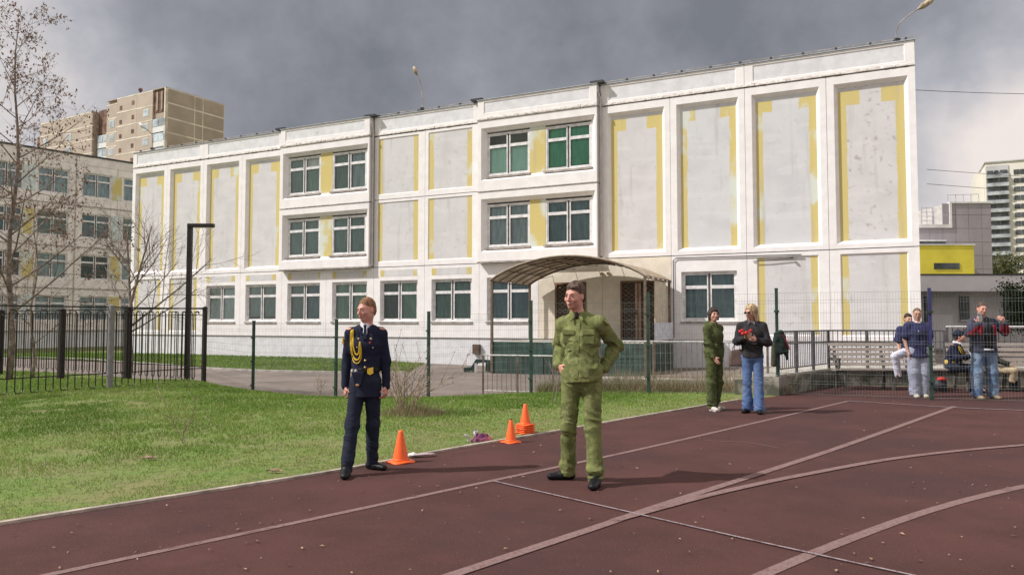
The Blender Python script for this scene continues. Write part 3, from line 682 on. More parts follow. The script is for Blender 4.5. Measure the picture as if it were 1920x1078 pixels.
M_beige = mat('beige_board', (0.56, 0.49, 0.38), .8, var=.08, scale=3, coord='World')
MB().box(PU+PW-.05, PU+PW-.02, -2.9, -1.2, 1.40, 3.10).build('side_board', M_beige, por)
wc = mat('white_corrugated', (0.62, 0.64, 0.69), .5, var=.1, coord='World')
corr(-3.0, -.3, PU+PW, .74, 1.42, .20, .03, 'y').build('barrier_sheet', wc, por)
MB().box(PU+PW-.05, PU+PW+.05, -3.0, -.3, .665, .73).build('barrier_base', M_dsteel, por)
MB().ball((30.3, -.06, 3.55), (.09,.05,.09)).ball((30.6, -.06, 3.56), (.09,.05,.09)).build('porch_lamp', M_beige, por)
# small green stair stringer lying left of the porch
c = at(890, 690, 30.5)
st = MB().prism([(-.45,0),(-.05,0),(.15,.38),(.45,.42),(.45,.05),(.75,0),(.75,.5),(.05,.55),(-.15,.22),(-.45,.2)], -.1, .1)
o = st.build('stair_stringer', M_gclad, None, (c.x, 30.5, tz(c.x, 30.5)), label='small dark green cranked stair stringer standing on the path left of the porch', category='stair part')
MB().box(.0,.1,-.13,-.101,.02,.38).build('white_edge', M_frame, o)
# ================================================================ the four storey wing on the left (in its own shade)
WA = Vector((-31.6, 60.8, 0)); WDIR = math.atan2(.76, .65)
wing = thing('school_wing', 'four storey pale concrete wing at left behind sparse trees', 'building', (-31.6-.65*40, 60.8-.76*40, 0), WDIR)
M_wing = mat('wing_panel', (0.82, 0.76, 0.72), .9, var=.07, scale=2, coord='World', bump=.2, bscale=30)
add_layer(M_wing, (0.42, 0.36, 0.32), 3, .58, .75, amount=.5)
M_wingw = mat('wing_window_panel', (0.74, 0.70, 0.68), .9, var=.05, scale=2, coord='World')
LW = 42.0
MB().box(0, LW, .55, 12, -1, 14.6).build('back_wall', M_grey, wing)
MB().box(0, LW, .0, 12, 14.62, 14.75).build('roof', M_roof, wing)
window_set('wing', 2.2, 1.95)
wrows = []
for r in range(4):
    zb = 1.55+3.28*r
    wrows.append(zb)
for k in range(14):
    u = LW-3.1*(k)-.05
    for r, zb in enumerate(wrows):
        z0, z1 = zb-.72, zb+2.53
        b = MB(); uu0, uu1 = u-3.1+.02, u-.02
        solid_cells(b, uu0, uu1, z0, z1, [(uu0+.42, uu0+2.62, zb, zb+1.95)], 0, .3)
        p = b.build('wall_panel', M_wing, wing)
        if k % 2 == 1 and k > 0: MB().box(uu1-.40, uu1+.34, -.03, -.001, zb, zb+1.95).build('painted_strip', M_yel if (r+k) % 3 else mat('pale_blue_strip%d%d' % (k, r), BLU, .85, coord='World'), p)
        if k < 9: add_window(wing, uu0+.42, .1, zb, ['grey','blue','dark','grey','teal','grey'][(k*3+r*5) % 6], 'wing', full=False)
    if k % 2 == 0: MB().box(u-.03, u+.03, -.05, .0, -1, 14.6).build('joint', M_joint, wing)
for zb in wrows: MB().box(0, LW, -.06, .0, zb-.80, zb-.72).build('string_course', M_joint, wing)
MB().box(0, LW, -.02, .5, 13.93, 14.6).build('parapet', M_wing, wing)
MB().box(0, LW, -.1, .5, 14.6, 14.66).build('coping', M_roof, wing)
MB().box(0, LW, .04, .5, -1, .74).build('plinth', M_plinth, wing)
# ================================================================ tall brown block of flats far behind
M_tan = mat('tan_panel', (0.47, 0.39, 0.33), .9, var=.05, scale=.3, coord='World', bump=.15, bscale=5)
M_tan2 = mat('tan_panel_shade', (0.41, 0.33, 0.27), .9, var=.06, scale=.3, coord='World')  # darker copy of the tan panel, shade of the end face put into the colour
M_cream = mat('cream_joint', (0.74, 0.66, 0.56), .9, coord='World', scale=.4)
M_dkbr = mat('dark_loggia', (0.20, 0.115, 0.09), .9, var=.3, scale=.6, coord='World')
M_fglass = mat('far_window_glass', (0.50, 0.56, 0.62), .25, var=.25, scale=.25, coord='World', spec=.6)
M_fwin = mat('far_window_frame', (0.74, 0.74, 0.74), .7, coord='World')
flats = thing('block_of_flats', 'tall brown panel tower block rising behind the left end of the school', 'building', (-67.2, 140.8, 0), math.atan2(-.496, .868))
# local frame: +x runs to the right along the front (so the front spans negative x), +y goes back
FT = 46.9
MB().box(-19, 0, .4, 13.5, -1, FT-.1).box(-44, -24, .4, 13.5, -1, FT-1.4).box(-24, -19, 2.0, 13.5, -1, FT-1.0).build('core', M_tan2, flats)
fw = MB().box(0, 1.7, -.05, .04, 0, 1.5).mesh('window', M_fwin); fp = MB().box(.12, .79, -.08, -.055, .12, 1.38).box(.91, 1.58, -.08, -.055, .12, 1.38).mesh('pane', M_fglass)
fw2 = MB().box(0, .8, -.05, .04, 0, .8).mesh('window', M_dkbr)
lg = MB().box(0, 4.0, -.06, .15, 0, 1.1).mesh('loggia', M_fwin); lgg = MB().box(.15, 1.9, -.10, -.07, 1.15, 2.4).box(2.1, 3.85, -.10, -.07, 1.15, 2.4).box(0,4,-.05,.0,1.11,2.7).mesh('pane', M_fglass)
nfl = 16
for r in range(nfl):
    z0 = FT-2.9*(r+1)
    if z0 < 10: break
    for a, b_, top in ((-19, -15.6, -.9 if 1 else 0), (-15.55, -9.0, 0), (-8.95, -3.9, -.1), (-44, -38, -1.4), (-37.95, -31.5, -1.4), (-31.45, -24.1, -1.4)):
        MB().box(a, b_, 0, .38, z0+.09+top, z0+2.83+top).build('wall_panel', M_tan, flats)
        MB().box(a-.05, b_+.05, -.03, .39, z0+2.80+top, z0+3.04+top).build('joint', M_cream, flats)
    def w(u, z, me, pane=True):
        o = link('window', me, flats, (u, 0, z))
        if pane: link('pane', fp, o)
    if r > 0:
        w(-18.0, z0+.2, fw); w(-6.8, z0+.9, fw)
        w(-33.5, z0-.6, fw); w(-42.5, z0-.6, fw)
    w(-14.6, z0+.5, fw2, False); w(-10.6, z0+1.0, fw2, False)
    # corner loggias (top one open and dark)
    if r == 0 or r == 1: 
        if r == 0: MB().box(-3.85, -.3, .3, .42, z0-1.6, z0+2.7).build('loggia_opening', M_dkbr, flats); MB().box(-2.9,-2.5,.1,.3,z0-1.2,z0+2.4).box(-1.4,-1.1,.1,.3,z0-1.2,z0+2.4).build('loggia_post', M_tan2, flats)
    else:
        o = link('loggia', lg, flats, (-3.95, .1, z0+.2)); link('pane', lgg, o)
    if r >= 2:
        o = link('loggia', lg, flats, (-23.6, .9, z0-.4)); link('pane', lgg, o)
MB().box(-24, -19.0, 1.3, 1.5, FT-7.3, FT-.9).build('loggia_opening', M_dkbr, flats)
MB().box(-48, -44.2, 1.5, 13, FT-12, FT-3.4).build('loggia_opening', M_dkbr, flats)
MB().box(-.3, 0, .0, .4, 0, FT).build('corner_edge', M_cream, flats)
for r in range(nfl):
    z0 = FT-2.9*(r+1)
    if z0 < 10: break
    for a, b_ in ((.42, 6.4), (6.5, 8.3), (8.4, 13.45)):
        MB().box(.0, .24, a+.05, b_-.08, z0+.16, z0+2.74).build('end_panel', M_tan2, flats)
MB().box(.0, .2, .4, 13.5, 5, FT).build('end_joint', M_cream, flats)
MB().box(-15.5, -9, .8, 8, FT-.1, FT+.5).box(-19.05,.05,.0,13.5,FT,FT+.15).box(-44,-24,.0,13.5,FT-1.4,FT-1.2).build('roof', M_tan2, flats)
MB().tube([(-12.5, 3, FT+.4), (-12.5, 3, FT+2.0)], .12, 5).ball((-12.5, 3, FT+2.3), .45).tube([(-8.9,3,FT),(-8.9,3,FT+1.0)], .12, 5).build('antenna', M_dkbr, flats)
# ================================================================ right hand background
M_gpan = mat('grey_lilac_panel', (0.345, 0.31, 0.335), .8, var=.05, scale=.5, coord='World')
M_ytrim = mat('yellow_cladding', (0.72, 0.61, 0.07), .7, var=.06, scale=.6, coord='World')
M_wtrim = mat('white_trim', (0.75, 0.73, 0.72), .8, coord='World', scale=.5)
M_dwin = mat('dark_window', (0.09, 0.10, 0.105), .3, var=.3, scale=.4, coord='World')
Yg = 70.0; s_ = FPX/Yg
def PX(x, Yd): return (x-960)/FPX*Yd
def PZ_(y, Yd): return at(960, y, Yd).z
gb = thing('grey_building', 'grey panelled building with a bright yellow box at its foot, right of the school', 'building', (PX(1740, Yg), Yg, 0))
x0 = PX(1740, Yg)
L = lambda x: PX(x, Yg)-x0
MB().box(-14, L(1790), .3, 14, -1, PZ_(425, Yg)).box(L(1790), L(1866), .3, 14, -1, PZ_(379, Yg)).build('core', M_grey, gb)
pz = lambda y: PZ_(y, Yg)
pw = 1.25
zt1, zt2 = pz(427), pz(381); zs = [z for z in np.arange(0, zt2+.01, 1.3)]+[zt2]
xs = list(np.arange(L(1700), L(1866), pw))+[L(1866)]
for i in range(len(xs)-1):
    for j in range(len(zs)-1):
        tp = zt1 if xs[i+1] < L(1791) else zt2
        if zs[j] >= tp-.1 or zs[j+1]-zs[j] < .1: continue
        MB().box(xs[i]+.015, xs[i+1]-.015, .2, .3, zs[j]+.015, min(zs[j+1], tp)-.015).build('panel', M_gpan, gb)
MB().box(-14, L(1791), .1, .5, zt1, zt1+.32).box(L(1787), L(1791), .1, .5, zt1+.32, zt2+.0).box(L(1787), L(1868), .1, .5, zt2, zt2+.15).build('trim', M_wtrim, gb)
w_ = MB().box(L(1720), L(1778), .1, .19, pz(467), pz(452)).build('window', M_dwin, gb); MB().box(L(1720), L(1779), .05, .19, pz(452), pz(450)).build('frame', M_wtrim, w_)
Ly = PX(1829, Yg-3)-x0
yb = MB().box(-6, Ly, -3, .15, 0, pz(466)).build('yellow_box', M_ytrim, gb)
MB().box(-6, Ly+.1, -3.08, .15, pz(466), pz(464)).build('trim', M_wtrim, yb)
MB().box(PX(1753, 67)-x0, PX(1801, 67)-x0, -3.05, -3.005, pz(509), pz(498)).build('window', M_dwin, yb)
la = thing('roof_ladder', 'thin metal access ladder cage on the roof of the grey building', 'ladder', (PX(1765, Yg), Yg+3, PZ_(424, Yg)))
m_l = mat('galvanised_far', (.42,.42,.45), .6, coord='World')
a_ = MB(); b2 = MB()
for dx in (0, .55, 1.1, 1.65): a_.bar((dx, 0, 0), (dx, 0, 2.3), .05)
a_.build('upright', m_l, la)
for i in range(6): b2.bar((0, 0, .1+.42*i), (1.65, 0, .1+.42*i), .04)
b2.bar((1.1,0,.2),(1.65,0,2.2),.05); b2.build('rungs', m_l, la)
gr_ = thing('roof_guard_rail', 'low guard rail along the top of the grey building', 'railing', (PX(1792, Yg), Yg+.8, PZ_(379, Yg)))
a_ = MB().bar((0,0,.8),(3.0,0,.9),.04)
for i in range(5): a_.bar((i*.75,0,0),(i*.75,0,.88),.04)
a_.build('rail', m_l, gr_)
# low white building
Yl = 40.0; x0l = PX(1745, Yl); Ll = lambda x: PX(x, Yl)-x0l; pl = lambda y: PZ_(y, Yl)
lb = thing('low_building', 'low white annexe with a deep flat fascia behind the railing at right', 'building', (x0l, Yl, 0))
M_fas = mat('fascia_white', (0.72, 0.70, 0.70), .8, var=.04, coord='World', scale=.8)
M_lwall = mat('annexe_wall', (0.56, 0.54, 0.53), .9, var=.08, coord='World', scale=.8)
MB().box(-4, 16, -1.3, 8, pl(548), pl(519)).build('fascia', M_fas, lb)
MB().box(-4.1, 16, -1.35, 8, pl(519), pl(516.5)).build('roof', M_roof, lb)
MB().box(-4, 16, .3, 8, -1, pl(548)).build('wall', M_lwall, lb)
for xa, xb, ya, yb_ in ((1738,1750,556,604),(1805,1822,556,600),(1888,1912,552,600)):
    w_ = MB().box(Ll(xa), Ll(xb), .2, .29, pl(yb_), pl(ya)).build('window', M_dwin, lb); MB().box(Ll(xa)-.05, Ll(xb)+.05, .1, .29, pl(yb_)-.06, pl(yb_)).build('sill', M_fas, w_)
MB().box(Ll(1750), Ll(1790), .24, .3, 0, pl(590)).build('panel', M_fas, lb)
# pale tower far right
Yt = 235.0; x0t = PX(1856, Yt); Lt = lambda x: PX(x, Yt)-x0t; pt = lambda y: PZ_(y, Yt)
tw = thing('pale_tower_block', 'pale cream high rise with grey balconies at the right edge', 'building', (x0t, Yt, 0), R(-27))
M_tw = mat('pale_tower_panel', (0.72, 0.68, 0.62), .9, var=.04, coord='World', scale=.1)
M_bal = mat('balcony_grey', (0.42, 0.44, 0.47), .8, var=.2, coord='World', scale=.3)
M_tgrey = mat('tower_grey', (0.46, 0.45, 0.46), .9, coord='World', scale=.1)  # plain grey for the shaft behind the balconies and the roof
MB().box(0, 30, .5, 18, -1, pt(306)).build('wall', M_tw, tw); MB().box(-2.3, -.05, 5, 18, -1, pt(318)).build('side_wall', M_tw, tw)
MB().box(-.3, 30.2, .1, 18.4, pt(306), pt(304)).build('roof', M_tgrey, tw)
pb = MB().box(0, 5.9, -1.1, .45, 0, 1.1).mesh('balcony', M_bal); pg = MB().box(.2, 1.8, -.35, .44, 1.15, 2.5).box(2.2, 3.2, -.35, .44, 1.15, 2.5).box(3.7, 5.6, -.35, .44, 1.15, 2.5).mesh('pane', M_dwin)
tws = MB().box(0, 1.5, .3, .49, 0, 1.5).mesh('window', M_dwin)
MB().box(.05, 6.1, .2, .48, -1, pt(312)).build('balcony_shaft', M_tgrey, tw)
for r in range(17):
    z = pt(336)-2.74*r
    if z < 8: break
    o = link('balcony', pb, tw, (.1, 0, z)); link('pane', pg, o)
    for xx in (7.5, 9.2, 12.5): link('window', tws, tw, (xx, 0, z+.9))
# ================================================================ FENCES, RAILINGS, LAMPS
M_gpost = mat('dark_green_paint', (0.022, 0.055, 0.040), .5, var=.2, coord='World')
M_bpost = mat('blue_paint', (0.035, 0.038, 0.13), .5, var=.15, coord='World')
M_wire = mat('green_wire', (0.20, 0.23, 0.215), .5, var=.1, coord='World')
M_black = mat('black_paint', (0.018, 0.012, 0.012), .45, var=.2, coord='World')
M_gpost2 = mat('grey_post_paint', (0.20, 0.19, 0.20), .6, var=.1, coord='World')
M_galv = mat('galvanised_rail', (0.62, 0.61, 0.60), .45, var=.12, coord='World', scale=10)
M_drail = mat('dark_grey_railing', (0.125, 0.115, 0.125), .55, var=.15, coord='World')
# --- welded mesh fence along the lawn and the track
mf = thing('mesh_fence', 'tall dark green welded wire mesh fence running behind the lawn and track', 'fence', (0, 0, 0))
blue_i = 6
for i, (x, y, z, h) in enumerate(FENCE):
    ang = math.atan2(-.365, .931)
    if i != blue_i: o = MB().box(-.03, .03, -.03, .03, -.2, h+.03).box(-.034,.034,-.034,.034,h+.03,h+.05).build('post', M_gpost, mf, (x, y, z), ang)
    else:
        o = MB().box(-.026, .026, -.026, .026, -.2, 1.02).build('post', M_gpost, mf, (x, y, z), ang, label='post painted blue above and green below')
        MB().box(-.027, .027, -.027, .027, 1.02, h+.04).build('blue_section', M_bpost, o)
    for q in (.3, .9, 1.5): MB().box(-.05, .05, -.055, -.03, q*h/1.9, q*h/1.9+.04).build('clamp', M_gpost, o)
def wire_panel(a, b, parent):
    ax, ay, az, ah = a; bx, by, bz, bh = b; h = min(ah, bh)-.04; L_ = math.hypot(bx-ax, by-ay); w = MB(); z0 = max(az, bz)+.03
    n = int(L_/.05); zt = min(az+ah, bz+bh)-.02
    P = lambda t, z: (ax+(bx-ax)*t, ay+(by-ay)*t, z)
    def zb(t): return az+(bz-az)*t+.04
    for i in range(1, n):
        t = i/n; w.bar(P(t, zb(t)), P(t, zt), .0020)
    for k in range(11):
        f = k/10
        w.bar(P(0, zb(0)+(zt-zb(0))*f), P(1, zb(1)+(zt-zb(1))*f), .004)
        if k in (1, 5, 9): w.bar(P(0, zb(0)+(zt-zb(0))*f+.05), P(1, zb(1)+(zt-zb(1))*f+.05), .004)
    return w.build('wire_panel', M_wire, parent, kind='stuff')
for a, b in zip(FENCE[:-1], FENCE[1:]): wire_panel(a, b, mf)
wire_panel((-7.6, 18.35, -.05, 1.45), FENCE[0][:4], mf)
# --- black looped bar fences meeting at a corner post
def bar_fence(label, pts, zt, posts, pitch=.285):
    f = thing('bar_fence', label, 'fence', (pts[0][0], pts[0][1], 0))
    (x0, y0), (x1, y1) = pts; L_ = math.hypot(x1-x0, y1-y0); ang = math.atan2(y1-y0, x1-x0); f.rotation_euler.z = ang
    n = int(L_/pitch)
    hs = 1.78
    lb_ = MB().tube([(0,0,hs-.13),(0,0,.06),(.03,0,.015),(.115,0,.015),(.145,0,.06),(.145,0,hs-.13)], .0115, 5)
    lb_.tube([(.145,0,hs-.13),(.165,0,hs-.08),(.25,0,hs-.08),(.285,0,hs-.13)], .0115, 5)
    me = lb_.mesh('looped_bar', M_black)
    for i in range(n):
        u = (i+.3)*pitch; gx = x0+(x1-x0)*u/L_; gy = y0+(y1-y0)*u/L_
        o = link('looped_bar', me, f, (u, 0, zt-hs)); 
    MB().bar((0, 0, zt), (L_, 0, zt), .035, .03).build('top_rail', M_black, f)
    MB().bar((0, .012, zt-.16), (L_, .012, zt-.16), .015, .012).build('upper_rail', M_black, f)
    MB().bar((0, .012, zt-hs+.32), (L_, .012, zt-hs+.32), .022, .022).build('lower_rail', M_black, f)
    for u, w, m_, bt in posts:
        gx = x0+(x1-x0)*u/L_; gy = y0+(y1-y0)*u/L_; z0 = tz(gx, gy)-.15
        MB().box(-w/2, w/2, -w/2, w/2, z0, zt+.03).add([(-w/2-.01,-w/2-.01,zt+.03),(w/2+.01,-w/2-.01,zt+.03),(w/2+.01,w/2+.01,zt+.03),(-w/2-.01,w/2+.01,zt+.03),(0,0,zt+.07)], [(0,1,4),(1,2,4),(2,3,4),(3,0,4),(3,2,1,0)]).build('post', m_, f, (u, bt, 0), **({'label': 'round grey steel post'} if m_ is M_gpost2 else {}))
    return f
bar_fence('black looped bar fence nearest the lawn, with one grey post', [(-12.35, 11.55), (-7.6, 18.3)], 1.77, [(.02,.08,M_black,0), (8.22,.085,M_black,0), (5.92,.10,M_gpost2,-.06)])
bar_fence('black looped bar fence set back behind the nearer one, with three thick posts', [(-20.5, 26.4), (-7.72, 18.42)], 1.79, [(15.0-3.2-.0,.15,M_black,0), (8.35,.15,M_black,0), (4.55,.15,M_black,0), (.05,.12,M_black,0)])
# --- black square street lamp
lx, ly = at(353, 600, 19.05).x, 19.05
lmp = thing('street_lamp', 'black square steel lamp post with a flat arm pointing right', 'street lamp', (lx, ly, tz(lx, ly)))
zb = -tz(lx, ly)
MB().box(-.055, .055, -.055, .055, -.1, zb+3.99).build('pole', M_black, lmp)
bevel(MB().box(-.055, .62, -.07, .07, zb+3.90, zb+3.995).build('arm', M_black, lmp), .008)
MB().box(.12, .56, -.05, .05, zb+3.89, zb+3.899).build('led_panel', M_galv, lmp)
MB().box(-.12,.12,-.12,.12,-.02,.02).build('base_plate', M_black, lmp)
# --- street lamps on the school roof
def roof_lamp(label, base, pts, hl, mhead, r=.03):
    o = thing('roof_lamp', label, 'lamp', base, 0, 'lamps standing on the school roof')
    MB().tube(catmull(pts, 4), r, 6).build('pole', M_sill, o)
    a = Vector(pts[-1]); d = (Vector(pts[-1])-Vector(pts[-2])).normalized()
    p = [a-d*.05, a+d*.05, a+d*.18, a+d*hl*.7, a+d*hl]
    MB().tube(p, [.03, .07, .12, .11, .035], 8).build('lamp_head', mhead, o, smooth=True)
    MB().box(-.09,.09,-.09,.09,-.06,.06).build('base', M_roof, o)
M_hd = mat('weathered_lamp_head', (0.46, 0.37, 0.25), .5, var=.25, coord='World', scale=8)
def onroof(x, y, v=.12):     # point above the school wall head
    u, w = x, y; return (-23.4+.9016*u+.4325*v, 45.05-.4325*u+.9016*v, w)
roof_lamp('curved lamp on the roof above the middle of the school', onroof(20.95, 12.0), [(0,0,0),(0,0,.75),(-.10,0,1.3),(-.28,0,1.75)], .42, M_hd)
roof_lamp('large lamp on the right end of the school roof, reaching out to the right', onroof(41.85, 11.95), [(0,0,0),(.0,0,.35),(.10,-.05,.62),(.42,-.1,.92),(.78,-.15,1.15)], .66, M_hd, .022)
roof_lamp('small white headed lamp on the far left end of the school roof', onroof(1.55, 12.0), [(0,0,0),(0,0,.7),(-.15,0,1.0),(-.45,0,1.25)], .5, M_frame)
# --- overhead wires on the right
M_cab = bpy.data.materials['dark_cable']
for k, (ya, yb, Ya, Yb) in enumerate(((170, 171, 28, 28), (318, 352, 60, 90), (345, 380, 60, 90))):
    a = at(1738, ya, Ya) if k else Vector(onroof(42.4, 10.05, .3)); b_ = at(2300, yb, Yb); pts = []
    for i in range(13):
        t_ = i/12; p = a.lerp(b_, t_); p.z -= .5*4*t_*(1-t_)*.3; pts.append(p)
    MB().tube(pts, .012 if k == 0 else .022, 4).build('overhead_wire', M_cab, label=['highest overhead wire crossing the sky right of the school', 'middle overhead wire sloping down to the right', 'lowest overhead wire above the grey building'][k], category='wire', group='overhead wires')
# --- galvanised railings in front of the porch
def railing(name, label, P, zt, zb, m_top, m_bar, pitch, post_every, bot=None, bars_r=.007, midrail=None, cat_='railing', post_w=.045, zfun=None, top_r=.02):
    o = thing(name, label, cat_, (P[0][0], P[0][1], 0)); ox, oy = P[0]
    for (x0, y0), (x1, y1) in zip(P[:-1], P[1:]):
        L_ = math.hypot(x1-x0, y1-y0)
        pt = lambda u, z: (x0-ox+(x1-x0)*u/L_, y0-oy+(y1-y0)*u/L_, z)
        MB().tube([pt(-.0, zt), pt(L_, zt)], top_r, 6).build('top_rail', m_top, o)
        MB().tube([pt(0, zb+.12), pt(L_, zb+.12)], .014, 5).build('bottom_rail', m_top, o)
        if midrail: MB().tube([pt(0, midrail), pt(L_, midrail)], .014, 5).build('middle_rail', m_bar, o)
        n = int(L_/pitch); bm_ = MB().box(-bars_r, bars_r, -bars_r, bars_r, 0, (midrail or zt)-zb-.12 if not midrail else zt-zb-.12).mesh('bar', m_bar)
        for i in range(1, n): link('bar', bm_, o, (*pt(L_*i/n, 0)[:2], zb+.12))
        k = max(1, round(L_/post_every)); pm_ = MB().box(-post_w/2, post_w/2, -post_w/2, post_w/2, -.25, zt-zb).mesh('post', m_bar if m_bar is M_drail else M_rust)
        for i in range(k+1): link('post', pm_, o, (*pt(L_*i/k, 0)[:2], zb))
    return o
M_rust = mat('rusty_brown_post', (0.20, 0.155, 0.125), .8, var=.25, coord='World')
xa = at(906, 600, 18.9).x
railing('entrance_railing', 'low galvanised railing in front of the left part of the porch', [(xa, 18.9), (at(1105, 600, 18.1).x, 18.1)], .60, -.42, M_galv, M_rust, .125, 1.0)
railing('entrance_railing', 'higher galvanised railing in front of the right part of the porch, up to the ramp', [(at(1125, 600, 18.0).x, 18.0), (at(1438, 600, 16.9).x, 16.9)], .98, -.02, M_galv, M_rust, .12, 1.25)
# concrete edging below the railing
ed = MB(); e0 = Vector((at(1060, 600, 17.95).x, 17.93, 0)); e1 = Vector((at(1440, 600, 16.8).x, 16.83, 0)); d_ = (e1-e0).normalized(); L_ = (e1-e0).length
MB().box(0, L_, -.1, .2, -.4, .10).build('edging', M_conc, None, e0, math.atan2(d_.y, d_.x), kind='structure')
# --- ramp wall with dark grey railing
M_cwall = mat('shade_dark_concrete', (0.27, 0.25, 0.215), .92, col2=(0.085, 0.085, 0.065), scale=2.5, thr=(.38,.62), coord='World', bump=.6, bscale=18)  # dark mottling puts the shadow behind the benches into the wall colour
add_layer(M_cwall, (0.40, 0.37, 0.32), 1.2, .55, .7, amount=.6)
rw = thing('ramp_wall', 'low concrete retaining wall of the ramp behind the benches, shade painted dark', 'wall', (0, 0, 0))
P_ = [(4.5, 14.95), (5.25, 14.55), (7.26, 16.75), (40, 16.75)]
def wall_seg(a, b, z0, z1, th, m_, name):
    a = Vector((*a, 0)); b = Vector((*b, 0)); d = (b-a).normalized(); return MB().box(0, (b-a).length, 0, th, z0, z1).build(name, m_, rw, a, math.atan2(d.y, d.x))
wall_seg(P_[1], P_[2], -.3, .36, .3, M_cwall, 'wall_slab'); wall_seg((7.262, 16.752), P_[3], -.3, .36, .3, M_cwall, 'wall_slab'); wall_seg(P_[0], (5.248, 14.552), -.3, .28, .3, M_cwall, 'wall_slab')
wall_seg((5.2, 14.6), (7.24, 16.83), .361, .39, .34, M_conc, 'cap'); wall_seg((7.27, 16.72), P_[3], .361, .39, .36, M_conc, 'cap')
# ramp deck behind it
MB().add([(4.6,15.2,.0),(5.4,14.9,.30),(7.3,17.06,.34),(40,17.06,.34),(40,19,.34),(7.0,19,.34),(5.2,17.3,.2),(4.4,16.6,.0)], [(0,1,2,3,4,5,6,7)]).build('ramp_deck', M_conc, None, kind='structure')
railing('ramp_railing', 'dark grey vertical bar railing on the ramp wall behind the benches', [(5.32, 14.78), (7.24, 16.88), (9.9, 16.88)], 1.25, .38, M_drail, M_drail, .105, .98, midrail=1.0, bars_r=.0065, post_w=.05)
railing('ramp_railing', 'ramp railing with a bright galvanised handrail behind the seated people at right', [(9.95, 16.88), (15.5, 16.88)], 1.33, .38, M_galv, M_drail, .13, 1.2, midrail=1.0, bars_r=.008, post_w=.05, top_r=.03)
# --- benches
M_slat = mat('weathered_bench_slat', (0.42, 0.37, 0.33), .8, col2=(0.30, 0.26, 0.23), scale=5, stretch=(.4,4,4), coord='World', bump=.3, bscale=40)
M_bleg = mat('bench_frame_iron', (0.10, 0.09, 0.085), .7, var=.2, coord='World')
def bench(label, x, y, rz, L_=2.25):
    o = thing('park_bench', label, 'bench', (x, y, 0), rz, 'weathered slatted benches along the ramp wall')
    sl = MB().box(0, L_, -.045, .045, -.018, .018)
    me = sl.mesh('seat_slat', M_slat); mb_ = MB().box(0, L_, -.015, .015, -.036, .036).mesh('back_slat', M_slat)
    for i in range(5): link('seat_slat', me, o, (0, -.46+.1*i, .44-.01*i))
    for i in range(5):
        q = link('back_slat', mb_, o, (0, .02+.03*i, .53+.105*i)); q.rotation_euler = (-.26, 0, 0)
    for u in (.12, L_/2, L_-.12):
        l = MB(); l.bar((0,-.48,.41),(0,.02,.38),.05,.05).bar((0,-.44,.41),(0,-.46,0),.05,.05).bar((0,-.02,.40),(0,.04,0),.05,.05).bar((0,0,.40),(0,.17,.99),.045,.04)
        l.build('leg_frame', M_bleg, o, (u, 0, 0))
    for u in (.0, L_): 
        a = MB().bar((0,-.42,.42),(0,-.44,.64),.04).bar((0,-.46,.655),(0,.07,.665),.05,.03); a.build('armrest', M_bleg, o, (u, 0, 0))
    return o
b1 = bench('long empty weathered slatted bench in front of the ramp wall', 6.98, 16.15, R(-2.5), 2.25)
b2_ = bench('slatted bench at right on which the uniformed people sit', 9.45, 15.95, R(-2), 2.3)
b3_ = bench('third slatted bench cut by the right edge of the photo', 11.95, 15.85, R(-2), 1.9)
# red and black bag lying on the bench end
bag = MB().box(-.11,.11,-.08,.08,0,.22).ball((0,0,.21), (.11,.08,.05), 12, 6).build('backpack', mat('black_nylon', (.03,.03,.04), .6, coord='World'), None, (8.96, 15.5, .0), smooth=True, label='black and red bag standing on the ground beside the blue topped post', category='bag')
MB().ball((.02,-.04,.25), (.10,.07,.05), 10, 6).build('red_flap', mat('red_nylon', (.5,.035,.03), .6, coord='World'), bag, smooth=True)
# ================================================================ CONES AND SMALL THINGS
M_or = mat('orange_pvc', (0.92, 0.13, 0.018), .45, var=.05, scale=4, spec=.5)
b_ = M_or.node_tree.nodes['Principled BSDF']; b_.inputs['Subsurface Weight'].default_value = .12; b_.inputs['Subsurface Radius'].default_value = (.05,.02,.01)
add_layer(M_or, (0.45, 0.10, 0.03), 22, .60, .72, amount=.55, coord='World')
add_layer(M_or, (0.55, 0.30, 0.20), 9, .62, .75, amount=.4, coord='World')
def cone_body(r0=.085, r1=.022, h=.335):
    m = MB(); n = 28
    prof = [(r0+.012, .022), (r0, .036), (r0-.004, .05), (r1+.006, h-.012), (r1, h), (r1-.006, h+.003), (.012, h-.004)]
    m.lathe(prof, n); return m.mesh('cone_body', M_or, True)
def cone_base(s=.135, t=.022):
    m = MB(); n = 32; vs = []; 
    def ring(f, z):
        o = []
        for k in range(n):
            a = 2*math.pi*k/n; c, s_ = math.cos(a), math.sin(a); e = 4.5
            r = f/((abs(c)**e+abs(s_)**e)**(1/e)); 
            o.append((r*c, r*s_, z+ (.004*math.cos(4*a))))
        return o
    rings = [ring(s-.004, .0), ring(s, .008), ring(s-.003, .015), ring(s-.04, t), ring(.085, t+.004)]
    for r_ in rings: vs += r_
    fs = [tuple(range(n))[::-1]]
    for i in range(len(rings)-1):
        for k in range(n): k2 = (k+1) % n; fs.append((i*n+k, i*n+k2, (i+1)*n+k2, (i+1)*n+k))
    fs.append(tuple((len(rings)-1)*n+k for k in range(n)))
    m.add(vs, fs); return m.mesh('base', M_or, True)
CB, CS = cone_body(), cone_base()
def cone(label, x, y, z=0, rz=0, s=1.0, group='orange traffic cones at the track edge'):
    o = thing('traffic_cone', label, 'traffic cone', (x, y, z), rz, group); o.scale = (s, s, s)
    link('cone_body', CB, o); link('base', CS, o); return o
cx_, cy_ = gnd(751, 866); cone('orange cone standing by itself next to the cadet\'s shoes', cx_, cy_, .0, R(38), .96)
cx_, cy_ = gnd(958, 829); c2 = cone('orange cone with a dark open tip in front of the stack of cones', cx_, cy_, .0, R(40), .80)
